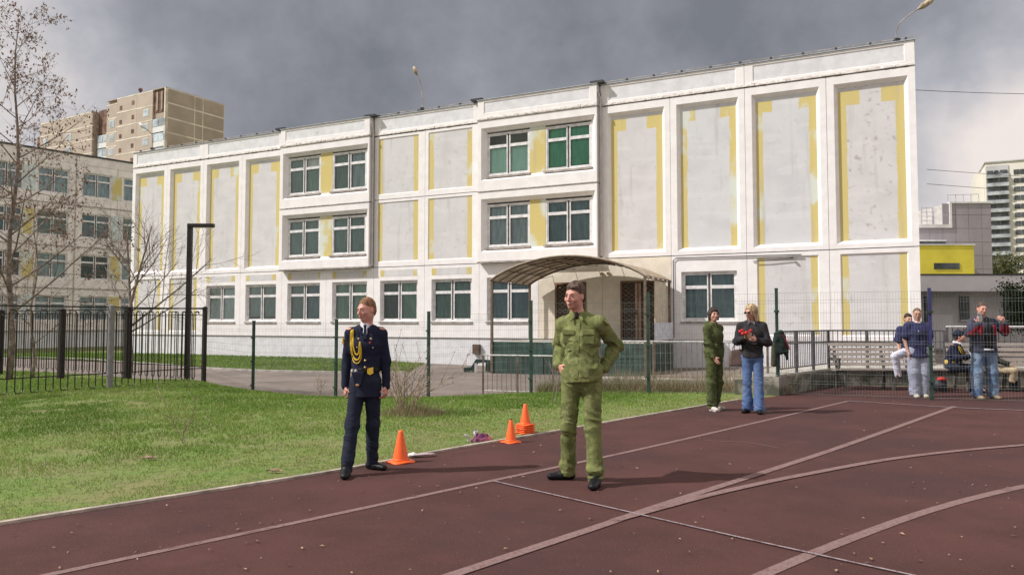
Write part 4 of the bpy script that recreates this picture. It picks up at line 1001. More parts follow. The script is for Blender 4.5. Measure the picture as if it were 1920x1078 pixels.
MB().lathe([(.020,.325),(.023,.345),(.018,.35)], 12).build('dark_tip', mat('dark_tip_rubber', (.12,.03,.015), .7), c2)
cx_, cy_ = gnd(985, 814)
for i in range(6):
    cone(['lowest orange cone of the nested stack, flat on the kerb','second cone from the bottom of the nested stack','third cone from the bottom of the nested stack','fourth cone from the bottom of the nested stack','fifth cone from the bottom, just under the top cone','top orange cone of the nested stack'][i], cx_+random.uniform(-.006,.006), cy_+random.uniform(-.006,.006), .0+.024*i, R(42+random.uniform(-6,6)), .80, 'orange cones nested in one stack')
# crumpled purple and pink scarf on the grass edge
def crumple(name, m_, c, size, hgt, seed, label, cat_, n=26, **kw):
    V = []; F = []; sx, sy = size
    for j in range(n):
        for i in range(n):
            u, v = i/(n-1)*2-1, j/(n-1)*2-1; e = max(0, 1-(u*u)**2)*max(0, 1-(v*v)**2)
            q = hgt*e*(.35+.65*abs(math.sin(3.1*u+seed+1.7*v)*math.cos(2.3*v*2-seed+u)))
            V.append((u*sx*(1+.12*math.sin(4*v+seed)), v*sy*(1+.15*math.sin(5*u+seed)), q+.004))
    for j in range(n-1):
        for i in range(n-1): F.append((j*n+i, j*n+i+1, (j+1)*n+i+1, (j+1)*n+i))
    me = bpy.data.meshes.new(name); me.from_pydata(V, [], F); me.materials.append(m_); me.polygons.foreach_set('use_smooth', [True]*len(F))
    o = link(name, me, None, c, **kw); o['label'] = label; o['category'] = cat_; md = o.modifiers.new('solid', 'SOLIDIFY'); md.thickness = .004; return o
x_, y_ = gnd(897, 830)
o = crumple('scarf', mat('purple_scarf_cloth', (0.16,0.05,0.14), .8, col2=(0.42,0.12,0.17), scale=14, thr=(.45,.55)), (x_+.03, y_+.08, .005), (.14, .06), .10, 2.0, 'crumpled purple and pink scarf lying on the grass edge left of the cones', 'scarf')
o.rotation_euler.z = R(35)
MB().tube([(-.19,0,.01),(-.17,.0,.05),(-.20,.01,.09),(-.23,.02,.10)], [.014,.014,.012,.006], 6).tube([(-.08,0,.05),(-.09,.02,.12),(-.05,.02,.13),(-.03,.02,.09)], [.012,.014,.014,.012], 6).build('pale_strap', mat('pale_lilac_cloth', (.55,.48,.60), .8), o, smooth=True)
x_, y_ = gnd(795, 857)
gl = MB().box(-.11,.05,-.03,.03,0,.014).build('flat_bag', mat('pinkish_case', (.50,.40,.42), .7), None, (x_, y_+.02, .022), R(20), label='flat pinkish glove lying across the kerb right of the single cone', category='glove')
for k in range(4): MB().tube([(.05,-.022+.015*k,.008),(.09+.008*(k % 2),-.026+.017*k,.010),(.12,-.028+.018*k,.006)], [.008,.008,.006], 6).build('finger', bpy.data.materials['pinkish_case'] if k < 2 else M_black, gl, smooth=True)
bevel(gl, .006)
x_, y_ = gnd(768, 858)
pp = crumple('paper_scrap', mat('white_paper', (.72,.70,.68), .9), (x_+.03, y_+.02, .022), (.05, .035), .03, 1.0, 'crumpled white paper scrap beside the base of the single cone', 'litter', 12)
# twig litter on lawn
for k, (px_, py_, l_) in enumerate(((262,863,.20), (500,888,.16))):
    x_, y_ = gnd(px_, py_); MB().tube([(0,0,.03),(l_*.4,.02,.035),(l_,-.02,.025)], .008, 5).ball((l_*.5,0,.035), (.05,.03,.015), 8, 4).build('dead_leaf', M_leaf, None, (x_, y_, tz(x_, y_)), label=['pale dead leaf on the lawn left of the cadet', 'brown dead leaf near the kerb below the cadet'][k], category='leaf')
# ================================================================ VEGETATION
M_bark = mat('grey_brown_bark', (0.23, 0.18, 0.155), .9, var=.25, scale=9, coord='World', bump=.5, bscale=50)
M_bark2 = mat('pale_bark', (0.30, 0.245, 0.21), .9, var=.25, scale=9, coord='World')
M_bud = grass_mat('brown_seed_and_bud', [(0.12,0.07,0.06), (0.19,0.115,0.095), (0.26,0.17,0.135), (0.34,0.25,0.17)])
def leaves(name, pts, size, tone, m, parent, droop=.5, aspect=1.6, **tags):
    P = np.asarray(pts, float); n = len(P); d = RNG.normal(0, 1, (n, 3)); d[:, 2] -= droop*2; d /= np.linalg.norm(d, axis=1)[:, None]
    s = np.cross(d, RNG.normal(0, 1, (n, 3))); s /= np.linalg.norm(s, axis=1)[:, None]; L_ = size*(.6+.8*RNG.random(n))[:, None]
    a = P; b = P+d*L_*.5+s*L_*.5/aspect; c = P+d*L_; e = P+d*L_*.5-s*L_*.5/aspect
    V = np.stack([a, b, c, e], 1).reshape(-1, 3)
    me = bigmesh(name, V, np.arange(n*4).reshape(n, 4), m); A_ = me.attributes.new('tone', 'FLOAT', 'POINT'); A_.data.foreach_set('value', np.repeat(np.clip(tone, 0, 1), 4).astype(np.float32))
    return link(name, me, parent, **tags)
class Tree:
    def __init__(s): s.tr = MB(); s.tw = MB(); s.tips = []
    def grow(s, p, d, L_, r, lvl, maxl, up=.15, kids=5, spread=.8, wob=.15, taper=.35, tipd=.14):
        n = max(3, int(L_/.22)) if lvl < 2 else 3
        r = max(r, .0045); pts = [Vector(p)]; rs = [r]; d = Vector(d).normalized()
        for i in range(n):
            d = (d+Vector((random.gauss(0, wob), random.gauss(0, wob), random.gauss(0, wob)+up))*(1/n*2)).normalized()
            pts.append(pts[-1]+d*(L_/n)); rs.append(r*(1-(1-taper)*(i+1)/n))
        (s.tr if lvl < 2 else s.tw).tube(pts, rs, 7 if lvl == 0 else 5 if lvl == 1 else 3, cap=lvl == 0)
        if lvl >= maxl:
            k = max(2, int(L_/tipd))
            for i in range(k): 
                t_ = (i+random.random())/k*(len(pts)-1); a = int(t_); a = min(a, len(pts)-2); s.tips.append(pts[a].lerp(pts[a+1], t_-a))
            return
        for i in range(kids):
            t_ = .25+.72*(i+random.random()*.6)/kids; f = t_*(len(pts)-1); a = min(int(f), len(pts)-2); q = pts[a].lerp(pts[a+1], f-a)
            dd = (pts[a+1]-pts[a]).normalized(); az = random.random()*6.283
            o = dd.orthogonal().normalized(); o = Matrix.Rotation(az, 3, dd) @ o
            nd = (dd*(1-spread*.55)+o*spread).normalized()
            s.grow(q, nd, L_*(.50+.25*random.random())*(1.15-t_*.5), rs[a]*.55, lvl+1, maxl, up, max(2, kids-1), spread, wob*1.2, taper, tipd)
    def build(s, name, label, cat_, loc, mb=M_bark, leaf=None, n=1, size=.05, jit=.03, group=None, droop=.5, tone=(.5,.25), aspect=1.6):
        o = thing(name, label, cat_, loc, 0, group)
        s.tr.build('trunk', mb, o, smooth=True)
        c = s.tw.build('twigs', mb, o)
        if leaf:
            P = np.repeat(np.array([tuple(p) for p in s.tips]), n, 0)+RNG.normal(0, jit, (len(s.tips)*n, 3))
            leaves('crown', P, size, RNG.normal(tone[0], tone[1], len(P)), leaf, o, droop, aspect, kind='stuff')
        return o
# big sparse tree on the left with hanging seeds
def leader_tree(H, reach, n, seed, base=1.7, tip=1, rr=.09, lean=(0,0)):
    random.seed(seed); t = Tree(); pts = [Vector((lean[0]*k/10+.06*math.sin(k*1.3), lean[1]*k/10+.05*math.cos(k), H*k/10)) for k in range(11)]
    t.tr.tube(pts, [rr*(1-.09*k) for k in range(11)], 8)
    for i in range(n):
        h = base+(H-base-.1)*(i+.5*random.random())/n; f = h/H*10; a = min(int(f), 9); q = pts[a].lerp(pts[a+1], f-a); az = i*2.399+random.gauss(0, .3)
        L_ = reach*(1-(h-base)/(H-base)*.72)*random.uniform(.7, 1.1)
        t.grow(q, (math.cos(az), math.sin(az), .75), L_, rr*(1-.085*f)*.42, 1, 3, .12, 6, .75, .16, .3, .19)
    return t
t = leader_tree(9.6, 3.1, 30, 5)
bx, by = at(18, 600, 19.2).x, 19.2
t.build('sparse_tree', 'tall sparse tree at the left edge hung with brown seeds and buds', 'tree', (bx, by, tz(bx, by)-.05), M_bark, M_bud, 2, .075, .03, droop=.9, tone=(.45,.3), aspect=1.9)
t = leader_tree(5.6, 2.0, 16, 9, 1.0, rr=.055)
bx, by = at(62, 600, 22.5).x, 22.5
t.build('sparse_tree', 'smaller twiggy tree behind the fence beside the tall sparse tree', 'tree', (bx, by, tz(bx, by)-.05), M_bark2, M_bud, 1, .05, .04, droop=.9, tone=(.7,.25))
# bare young tree beside the thick fence post
random.seed(21); t = Tree()
t.tr.tube([(0,0,0),(.02,0,.8),(0,.0,1.55),(.02,0,2.15)], [.10,.085,.075,.06], 8)
for d_, L_, r_, z_ in (((-.12,.05,1),2.35,.042,2.1), ((.22,-.05,1),2.3,.045,2.1), ((.75,.1,.62),2.9,.035,1.5), ((-.6,.2,.62),1.7,.03,1.9), ((.95,-.1,.48),2.3,.026,1.35), ((.5,.2,.8),1.8,.025,2.5), ((-.5,-.3,.9),1.4,.02,2.9), ((.8,-.3,.55),2.2,.022,1.9)):
    t.grow((.01,0,z_), d_, L_, r_, 1, 3, .10, 7, .62, .12, .3, .2)
bx, by = at(243, 600, 20.6).x, 20.6
t.build('bare_tree', 'bare young tree with spreading branches behind the black fence', 'tree', (bx, by, tz(bx, by)), M_bark2, M_bud, 1, .022, .01)
# thin bare shrubs
random.seed(33); t = Tree()
for k in range(17):
    a = random.random()*6.28; q = random.uniform(.15, .62)
    t.grow((.09*math.cos(a), .07*math.sin(a), 0), (math.cos(a)*q, math.sin(a)*q*.6, 1), random.uniform(.55, 1.15), .0085, 1, 2, .03, 4, .55, .10, .4, .10)
t.grow((.1,0,.2), (.9,.1,.55), 1.05, .008, 1, 2, .03, 4, .4, .08, .4, .08)
x_, y_ = at(762, 600, 11.55).x, 11.55
t.build('bare_shrub', 'straggly bare shrub with a few dry buds growing in the lawn behind the cadet', 'shrub', (x_, y_, tz(x_, y_)-.02), mat('straw_twig', (0.33,0.25,0.18), .9, var=.25, coord='World', scale=9), grass_mat('dry_bud', [(0.20,0.11,0.09),(0.36,0.22,0.18),(0.45,0.33,0.24)]), 2, .026, .015, droop=.1)
n = 2600; x = x_+.12+RNG.normal(0, .28, n); y = y_+RNG.normal(0, .20, n)
blades('dry_tuft', x, y, .06+.16*RNG.random(n)*np.exp(-((x-x_-.12)/.4)**2), np.full(n, .006), np.clip(RNG.normal(.35, .3, n), 0, 1), M_weed)
for k, (px_, Y_, hh_, lab) in enumerate(((1040, 13.2, 1.05, 'thin bare sapling stems rising behind the man in green camouflage'), (350, 8.9, .75, 'very thin bare sapling standing alone in the lawn on the left'), (600, 16.6, .55, 'low bare twigs near the mesh fence left of the cadet'))):
    random.seed(40+k); t = Tree()
    for j in range(3 if k != 2 else 4): t.grow((random.gauss(0,.03), random.gauss(0,.03), 0), (random.gauss(0,.18), random.gauss(0,.18), 1), hh_*random.uniform(.6,1), .006 if k != 1 else .004, 1, 2, .05, 3, .5, .1, .4, .2)
    x_ = at(px_, 600, Y_).x; t.build('sapling', lab, 'sapling', (x_, Y_, tz(x_, Y_)-.02), M_bark2 if k == 0 else bpy.data.materials['straw_twig'], M_bud, 1, .02, .01)
# leafy trees on the right in the distance
M_lf = grass_mat('spring_leaf', [(0.07,0.085,0.035), (0.12,0.13,0.055), (0.18,0.18,0.09)])
M_lf2 = grass_mat('dark_leaf', [(0.018,0.035,0.012), (0.035,0.06,0.02), (0.07,0.10,0.035)])
def leafy(label, px_, Y_, ztop, rx, zc0, m, n, size, seed):
    random.seed(seed); x_ = at(px_, 600, Y_).x; t = Tree(); z0 = -.5
    t.tr.tube([(0,0,0),(.1,0,ztop*.3),(0,.1,ztop*.7)], [ztop*.02, ztop*.015, ztop*.008], 6)
    for k in range(16):
        a = k*2.4; h = ztop*(.25+.5*k/16); t.grow((.05,0,h), (math.cos(a),math.sin(a),.9), rx*random.uniform(.7,1.1), ztop*.006, 1, 2, .1, 5, .7, .15, .3, rx*.12)
    return t.build('leafy_tree', label, 'tree', (x_, Y_, z0), M_bark, m, n, size, rx*.13, droop=.2, tone=(.5,.3))
leafy('yellow green spring tree in front of the pale tower block', 1878, 120, 14.0, 3.6, 0, M_lf, 26, .34, 3)
leafy('yellow green spring tree partly hidden by the right edge', 1925, 130, 11.5, 4.0, 0, M_lf, 22, .36, 4)
leafy('dark green tree added for a window reflection, beside the low annexe at the right edge', 1921, 36, 4.2, 1.3, 0, M_lf2, 22, .12, 6)  # added tree, stands in for green reflected in the annexe window
# ================================================================ PEOPLE: implicit bodies meshed with surface nets
def hash3(i, j, k, seed):
    n = (i*374761393+j*668265263+k*2147483647+seed*1274126177) & 0xffffffff; n = ((n ^ (n >> 13))*1274126177) & 0xffffffff
    return ((n ^ (n >> 16)) & 0xffff)/32767.5-1
def vnoise(P, seed=0):
    i = np.floor(P).astype(np.int64); f = P-i; f = f*f*(3-2*f); r = 0
    for a in (0, 1):
        for b in (0, 1):
            for c in (0, 1):
                w = (f[:, 0] if a else 1-f[:, 0])*(f[:, 1] if b else 1-f[:, 1])*(f[:, 2] if c else 1-f[:, 2])
                r = r+w*hash3(i[:, 0]+a, i[:, 1]+b, i[:, 2]+c, seed)
    return r
A3 = lambda *a: np.array(a, float)
def unit(v): v = np.asarray(v, float); return v/(np.linalg.norm(v)+1e-9)
class Sdf:
    """a list of shapes blended smoothly, subtracted or cut, turned into one continuous mesh"""
    def __init__(s): s.ops = []
    def cap(s, p, q, r1, r2, k=.02, op='+'):          # tapered capsule
        p, q = A3(*p), A3(*q); m = max(r1, r2); s.ops.append(('c', (p, q, r1, r2), np.minimum(p, q)-m, np.maximum(p, q)+m, k, op)); return s
    def ecap(s, p, q, ab1, ab2, side=(1,0,0), k=.03, op='+'):   # tapered limb or trunk with an elliptic section
        p, q = A3(*p), A3(*q); m = max(*ab1, *ab2); s.ops.append(('e', (p, q, ab1, ab2, unit(side)), np.minimum(p, q)-m, np.maximum(p, q)+m, k, op)); return s
    def ell(s, c, r, rot=None, k=.02, op='+'):
        c = A3(*c); m = max(r); s.ops.append(('l', (c, A3(*r), np.eye(3) if rot is None else np.array(rot)), c-m, c+m, k, op)); return s
    def plane(s, c, n, k=.0):                        # keep the side that n points away from
        s.ops.append(('p', (A3(*c), unit(n)), None, None, k, '&')); return s
    def mesh(s, name, mats, res, fold=None, smooth=True):
        lo = np.min([o[2] for o in s.ops if o[2] is not None and o[5] == '+'], 0)-3*res-.01; hi = np.max([o[3] for o in s.ops if o[3] is not None and o[5] == '+'], 0)+3*res+.01
        n = np.ceil((hi-lo)/res).astype(int)+1; ax = [lo[i]+res*np.arange(n[i]) for i in range(3)]
        Fd = np.full(n, .25, np.float32)
        for t, a, l, h, k, op in s.ops:
            pad = k+.03
            if l is None: sl = tuple(slice(0, n[i]) for i in range(3))
            else: sl = tuple(slice(max(0, int((l[i]-pad-lo[i])/res)), min(n[i], int((h[i]+pad-lo[i])/res)+2)) for i in range(3))
            x = ax[0][sl[0]][:, None, None]; y = ax[1][sl[1]][None, :, None]; z = ax[2][sl[2]][None, None, :]
            if t in 'ce':
                p, q = a[0], a[1]; d = q-p; L2 = d@d+1e-12; tt = ((x-p[0])*d[0]+(y-p[1])*d[1]+(z-p[2])*d[2])/L2; tc_ = np.clip(tt, 0, 1)
                rx, ry, rz_ = x-p[0]-d[0]*tc_, y-p[1]-d[1]*tc_, z-p[2]-d[2]*tc_
                if t == 'c': D = np.sqrt(rx*rx+ry*ry+rz_*rz_)-(a[2]+(a[3]-a[2])*tc_)
                else:
                    side = a[4]; u = unit(d); side = unit(side-(side@u)*u); oth = np.cross(u, side)
                    A_ = a[2][0]+(a[3][0]-a[2][0])*tc_; B_ = a[2][1]+(a[3][1]-a[2][1])*tc_; M_ = np.minimum(A_, B_)
                    sa = (rx*side[0]+ry*side[1]+rz_*side[2])/A_; sb = (rx*oth[0]+ry*oth[1]+rz_*oth[2])/B_; sc_ = (rx*u[0]+ry*u[1]+rz_*u[2])/M_
                    D = (np.sqrt(sa*sa+sb*sb+sc_*sc_)-1)*M_
            elif t == 'l':
                c, r, Rm = a; dx, dy, dz = x-c[0], y-c[1], z-c[2]
                q = [(dx*Rm[0, i]+dy*Rm[1, i]+dz*Rm[2, i])/r[i] for i in range(3)]
                D = (np.sqrt(q[0]**2+q[1]**2+q[2]**2)-1)*min(r)
            else:
                c, nn = a; D = (x-c[0])*nn[0]+(y-c[1])*nn[1]+(z-c[2])*nn[2]
            B = Fd[sl]
            if op == '+':
                h_ = np.clip(1-np.abs(B-D)/k, 0, 1) if k > 0 else 0; Fd[sl] = np.minimum(B, D)-h_*h_*k*.25
            elif op == '-':
                D = -D; h_ = np.clip(1-np.abs(B-D)/k, 0, 1) if k > 0 else 0; Fd[sl] = np.maximum(B, D)+h_*h_*k*.25
            else: Fd[sl] = np.maximum(B, D)
        return nets(name, Fd, lo, res, mats, fold)
def nets(name, Fd, lo, res, mats, fold):
    S = Fd < 0; nx, ny, nz_ = Fd.shape
    C8 = np.zeros((nx-1, ny-1, nz_-1), np.int8)
    for a in (0, 1):
        for b in (0, 1):
            for c in (0, 1): C8 += S[a:nx-1+a, b:ny-1+b, c:nz_-1+c]
    act = (C8 > 0) & (C8 < 8); idx = np.full(act.shape, -1, np.int64); I = np.argwhere(act); idx[act] = np.arange(len(I))
    acc = np.zeros((len(I), 3)); cnt = np.zeros(len(I)); i, j, k = I.T
    off = [(a, b, c) for a in (0,1) for b in (0,1) for c in (0,1)]
    for o1 in off:
        for d in range(3):
            if o1[d]: continue
            o2 = list(o1); o2[d] = 1
            v1 = Fd[i+o1[0], j+o1[1], k+o1[2]]; v2 = Fd[i+o2[0], j+o2[1], k+o2[2]]; m = (v1 < 0) != (v2 < 0)
            t = np.where(m, v1/np.where(m, v1-v2, 1), 0); p = np.tile(np.array(o1, float), (len(I), 1)); p[:, d] += t
            acc += p*m[:, None]; cnt += m
    V = (I+acc/np.maximum(cnt, 1)[:, None])*res+lo
    Fs = []
    for d in range(3):
        e1, e2 = [(1, 2), (2, 0), (0, 1)][d]
        sl0 = [slice(1, None)]*3; sl1 = [slice(1, None)]*3; sl0[d] = slice(0, -1); sl1[d] = slice(1, None)
        lim = [slice(1, Fd.shape[q]-1) for q in range(3)]
        a0 = [lim[q] for q in range(3)]; a0[d] = slice(0, Fd.shape[d]-1); a1 = list(a0); a1[d] = slice(1, Fd.shape[d])
        X0 = S[tuple(a0)]; X1 = S[tuple(a1)]; ch = np.argwhere(X0 != X1)
        if not len(ch): continue
        base = ch.copy()
        for q in range(3):
            if q != d: base[:, q] += 1
        flip = X0[tuple(ch.T)]
        def g(da, db):
            b = base.copy(); b[:, e1] -= da; b[:, e2] -= db; return idx[tuple(b.T)]
        Q = np.stack([g(1, 1), g(0, 1), g(0, 0), g(1, 0)], 1); Q[~flip] = Q[~flip][:, ::-1]; Fs.append(Q)
    F = np.concatenate(Fs); F = F[(F >= 0).all(1)]
    # one light smoothing pass
    for it in range(2):
        s_ = np.zeros_like(V); c_ = np.zeros(len(V))
        for a, b in ((0,1),(1,2),(2,3),(3,0)):
            np.add.at(s_, F[:, a], V[F[:, b]]); np.add.at(c_, F[:, a], 1)
        V = V*.5+.5*s_/np.maximum(c_, 1)[:, None]
    if fold is not None:
        nrm = np.zeros_like(V); fn = np.cross(V[F[:, 2]]-V[F[:, 0]], V[F[:, 3]]-V[F[:, 1]])
        for a in range(4): np.add.at(nrm, F[:, a], fn)
        nrm /= np.linalg.norm(nrm, axis=1)[:, None]+1e-9
        V = V+nrm*fold(V)[:, None]
    return bigmesh(name, V, F, mats, True)
def folds(amp=.006, seed=1, zs=None, freq=(7, 7, 16)):
    def f(V):
        P = V.copy(); w = vnoise(V*6+seed, seed+5)*.09; P[:, 2] += w+V[:, 0]*.35
        r = vnoise(P*np.array(freq), seed); r2 = vnoise(P*np.array(freq)*2.1+3, seed+1)
        q = (1-np.abs(r)*2.6)*.75+(1-np.abs(r2)*2.4)*.40
        g = 1.0
        if zs: g = .35+sum(a*np.exp(-((V[:, 2]-z)/s)**2) for z, s, a in zs)
        return amp*q*g
    return f
# ---- materials for people
def skin_mat(name, c): 
    m = mat(name, c, .5, var=.08, scale=14, coord='Object'); b = m.node_tree.nodes['Principled BSDF']; b.inputs['Subsurface Weight'].default_value = .15; b.inputs['Subsurface Radius'].default_value = (.02,.008,.004); return m
M_skin = skin_mat('skin', (0.58, 0.33, 0.25)); M_skin2 = skin_mat('ruddy_skin', (0.60, 0.30, 0.235))
M_eye = mat('eye_dark', (.03,.02,.018), .3); M_lip = mat('lips', (.38,.13,.11), .5)
def cloth(name, c, c2=None, **k): return mat(name, c, .88, col2=c2, scale=k.pop('scale', 12), bump=k.pop('bump', .25), bscale=k.pop('bscale', 160), spec=.2, **k)
M_navy = cloth('navy_uniform_wool', (0.012, 0.015, 0.034), (0.018, 0.021, 0.044))
M_navyt = cloth('navy_trousers', (0.014, 0.018, 0.034), (0.022, 0.027, 0.046))
M_blackc = cloth('black_leather', (0.012, 0.012, 0.014)); M_blackc.node_tree.nodes['Principled BSDF'].inputs['Roughness'].default_value = .35
M_whitec = cloth('white_cloth', (0.74, 0.74, 0.80)); M_gold = mat('gold_braid', (0.75, 0.50, 0.03), .55, var=.15, scale=60, bump=.6, bscale=200)
M_brass = mat('brass', (0.75, 0.58, 0.30), .3, metal=.7)
def camo(name, base, dark_, light, cell=.022):
    m = mat(name, base, .9, var=.06, scale=10, bump=.3, bscale=120, spec=.15); t, b, prev = base_link(m)
    tcn = t.nodes.new('ShaderNodeTexCoord'); vm = t.nodes.new('ShaderNodeVectorMath'); vm.operation = 'SNAP'; vm.inputs[1].default_value = (cell, cell, cell*.8); t.links.new(tcn.outputs['Object'], vm.inputs[0])
    for sc_, lo_, hi_, c, off, am in ((9, .53, .55, dark_, 0, .75), (13, .56, .58, light, 7, .7), (22, .60, .62, dark_, 3, .6)):
        mp = t.nodes.new('ShaderNodeMapping'); mp.inputs['Location'].default_value = (off, off, off); t.links.new(vm.outputs[0], mp.inputs[0])
        nz = t.nodes.new('ShaderNodeTexNoise'); nz.inputs['Scale'].default_value = sc_; nz.inputs['Detail'].default_value = 2; t.links.new(mp.outputs[0], nz.inputs['Vector'])
        prev = mixcol(t, maprange(t, nz.outputs[0], lo_, hi_, 0, am), prev, c)
    t.links.new(prev, b.inputs['Base Color']); return m
M_camo = camo('green_camouflage', (0.175, 0.195, 0.072), (0.112, 0.128, 0.048), (0.225, 0.238, 0.102), .013)
M_camo2 = camo('olive_camouflage', (0.082, 0.098, 0.038), (0.052, 0.064, 0.026), (0.11, 0.125, 0.05), .016)
def hairm(name, c): return mat(name, c, .6, var=.3, scale=30, stretch=(1,1,.25), bump=.5, bscale=120, spec=.3)
M_hair = {k: hairm(k+'_hair', c) for k, c in dict(ginger=(0.26,0.13,0.065), brown=(0.125,0.080,0.060), dark=(0.045,0.027,0.022), blonde=(0.50,0.37,0.21), fair=(0.22,0.14,0.085)).items()}
# ---- skeleton
BASE = dict(pelvis=(0,0,.96), waist=(0,0,1.09), chest=(0,0,1.30), neck=(0,.02,1.50), head=(0,-.005,1.665),
            shA=(-.175,.01,1.435), elA=(-.225,.03,1.15), wrA=(-.235,-.02,.90), shB=(.175,.01,1.435), elB=(.225,.03,1.15), wrB=(.235,-.02,.90),
            hipA=(-.088,0,.93), knA=(-.10,-.015,.50), anA=(-.11,.02,.09), hipB=(.088,0,.93), knB=(.10,-.015,.50), anB=(.11,.02,.09),
            toeA=(-.03,-1), toeB=(.03,-1), hdA=(.1,-.15,-1), hdB=(-.1,-.15,-1), palmA=(1,0,0), palmB=(-1,0,0))
def rotm(yaw, pitch=0, roll=0): return np.array((Matrix.Rotation(yaw, 3, 'Z') @ Matrix.Rotation(pitch, 3, 'X') @ Matrix.Rotation(roll, 3, 'Y')))
def add_hand(S, wr, d, palm, side, curl=.5, k=.006, sc=1.0):
    """palm, four bent fingers of different lengths and a thumb from the side of the palm. side = +1/-1 thumb side"""
    wr = A3(*wr); d = unit(d); n = unit(palm); n = unit(n-(n@d)*d); s = np.cross(d, n)*side
    c = wr+d*.045*sc
    S.ecap(wr-d*.02, wr+d*.02*sc, (.029*sc, .021*sc), (.032*sc, .019*sc), s, .012)
    S.ecap(wr+d*.022*sc, wr+d*.068*sc, (.034*sc, .015*sc), (.038*sc, .013*sc), s, .012)
    for i, (o, L_) in enumerate(((.030, .068), (.010, .078), (-.011, .072), (-.030, .056))):
        L_ *= sc; p = wr+d*.075*sc+s*o*sc; dd = d; r = .0092*sc if i < 3 else .008*sc
        S.cap(p-d*.03*sc, p, r, r, .008)
        for j, f in enumerate((.45, .32, .25)):
            a = curl*(.55+.25*j); dd = unit(dd*math.cos(a)+n*math.sin(a)); q = p+dd*L_*f; S.cap(p, q, r*(1-.08*j), r*(.92-.08*j), .004); p = q
    p = wr+d*.022*sc+s*.028*sc; dd = unit(d*.65+s*.75+n*.25); q = p+dd*.038*sc; S.cap(p, q, .0135*sc, .0105*sc, .010); dd = unit(dd+d*.5+n*curl*.7); S.cap(q, q+dd*.030*sc, .0105*sc, .0085*sc, .004)
def add_head(S, c, Rm, neck_to, female=False, k=.012, thick=1.0):
    c = A3(*c); T = lambda x, y, z: c+Rm@A3(x, y, z)
    E = lambda p, r, kk=k, op='+': S.ell(T(*p), r, Rm, kk, op)
    E((0,.018,.035), (.075,.092,.088)); E((0,-.012,.0), (.068,.080,.085)); E((0,-.022,-.045), (.053*thick,.060,.062)); E((0,-.062,-.088), (.026,.021,.020), .02)
    E((-.045,-.0,-.05), (.022*thick,.045,.035), .02); E((.045,0,-.05), (.022*thick,.045,.035), .02)
    E((-.037,-.060,-.022), (.026,.024,.024), .015); E((.037,-.060,-.022), (.026,.024,.024), .015)
    S.cap(T(-.032,-.082,.030), T(.032,-.082,.030), .011, .011, .012)
    S.ell(T(-.031,-.099,.010), (.018,.014,.012), Rm, .010, '-'); S.ell(T(.031,-.099,.010), (.018,.014,.012), Rm, .010, '-')
    S.cap(T(0,-.090,.018), T(0,-.110,-.026), .0075, .0125, .008); S.cap(T(-.012,-.098,-.030), T(.012,-.098,-.030), .0085, .0085, .006)
    E((0,-.084,-.056), (.024,.012,.012), .010); S.ell(T(0,-.098,-.058), (.024,.006,.0025), Rm, .004, '-')
    for s_ in (-1, 1):
        E((s_*.076,.014,-.002), (.010,.020,.031), .006); S.ell(T(s_*.086,.006,.0), (.006,.010,.018), Rm, .006, '-')
        E((s_*.031,-.080,.010), (.013,.012,.010), .004)
    nb = A3(*neck_to); S.ecap(T(0,.022,-.055), nb, (.053,.056), (.060*thick,.060), Rm@A3(1,0,0), .03)
def head_bits(c, Rm, root, brow=M_hair['brown'], lips=True, smile=False, glasses=None):
    c = Vector(c); Rx = Matrix(Rm.tolist()); T = lambda x, y, z: tuple(c+Rx@Vector((x, y, z)))
    for s_ in (-1, 1):
        MB().ball((0,0,0), (.0085,.004,.0052), 8, 6).build('eye', M_eye, root, T(s_*.031,-.0925,.0105)).rotation_euler = Rx.to_euler()
        MB().tube([T(s_*.014,-.094,.027), T(s_*.031,-.095,.032), T(s_*.047,-.083,.026)], [.003,.0036,.002], 5).build('eyebrow', brow, root)
    if smile:
        MB().tube([T(-.027,-.088,-.049), T(-.014,-.0955,-.058), T(0,-.098,-.061), T(.014,-.0955,-.058), T(.027,-.088,-.049)], [.002,.0048,.0058,.0048,.002], 6).build('mouth', M_lip, root)
        MB().tube([T(-.018,-.0955,-.054), T(0,-.1005,-.0575), T(.018,-.0955,-.054)], [.0012,.0028,.0012], 5).build('teeth', M_whitec, root)
    else: MB().tube([T(-.022,-.090,-.056), T(0,-.0975,-.057), T(.022,-.090,-.056)], [.0018,.0052,.0018], 6).build('mouth', M_lip, root)
    if glasses:
        g = MB()
        for s_ in (-1, 1):
            g.ball(T(s_*.032,-.102,.008), (.025,.008,.018) if glasses == 'sun' else (.001,.001,.001), 10, 6)
            pts = [T(s_*.032+.023*math.cos(a), -.101, .008+.016*math.sin(a)) for a in np.linspace(0, 6.283, 13)]; g.tube(pts, .0018, 4); g.tube([T(s_*.054,-.098,.012), T(s_*.078,.01,.008)], .0018, 4)
        g.tube([T(-.010,-.104,.012), T(.010,-.104,.012)], .002, 4); g.build('glasses', M_eye, root)
def hair_short(c, Rm, name, m, root, res, t=.010, front=.082, top=.0, lift=0):
    S = Sdf(); T = lambda x, y, z: A3(*c)+Rm@A3(x, y, z)
    S.ell(T(0,.022+t*.3,.040+top), (.0765+t*.35,.0925+t*.35,.088+t*.7), Rm, .01); S.ell(T(0,.050,-.002), (.0715+t*.5,.064+t*.5,.082), Rm, .015)
    if t > .010: S.ell(T(.01,-.052,.092), (.048,.026,.020), Rm, .02)
    S.ops.append(('p', (T(0,-.085,front), -unit(Rm@A3(0,.68,.73))), None, None, 0, '&'))
    fm = lambda V: .003*vnoise(V*np.array([110,110,70]), 3)+.0025*vnoise(V*260, 8)
    return link(name, S.mesh(name, m, res, fm), root)
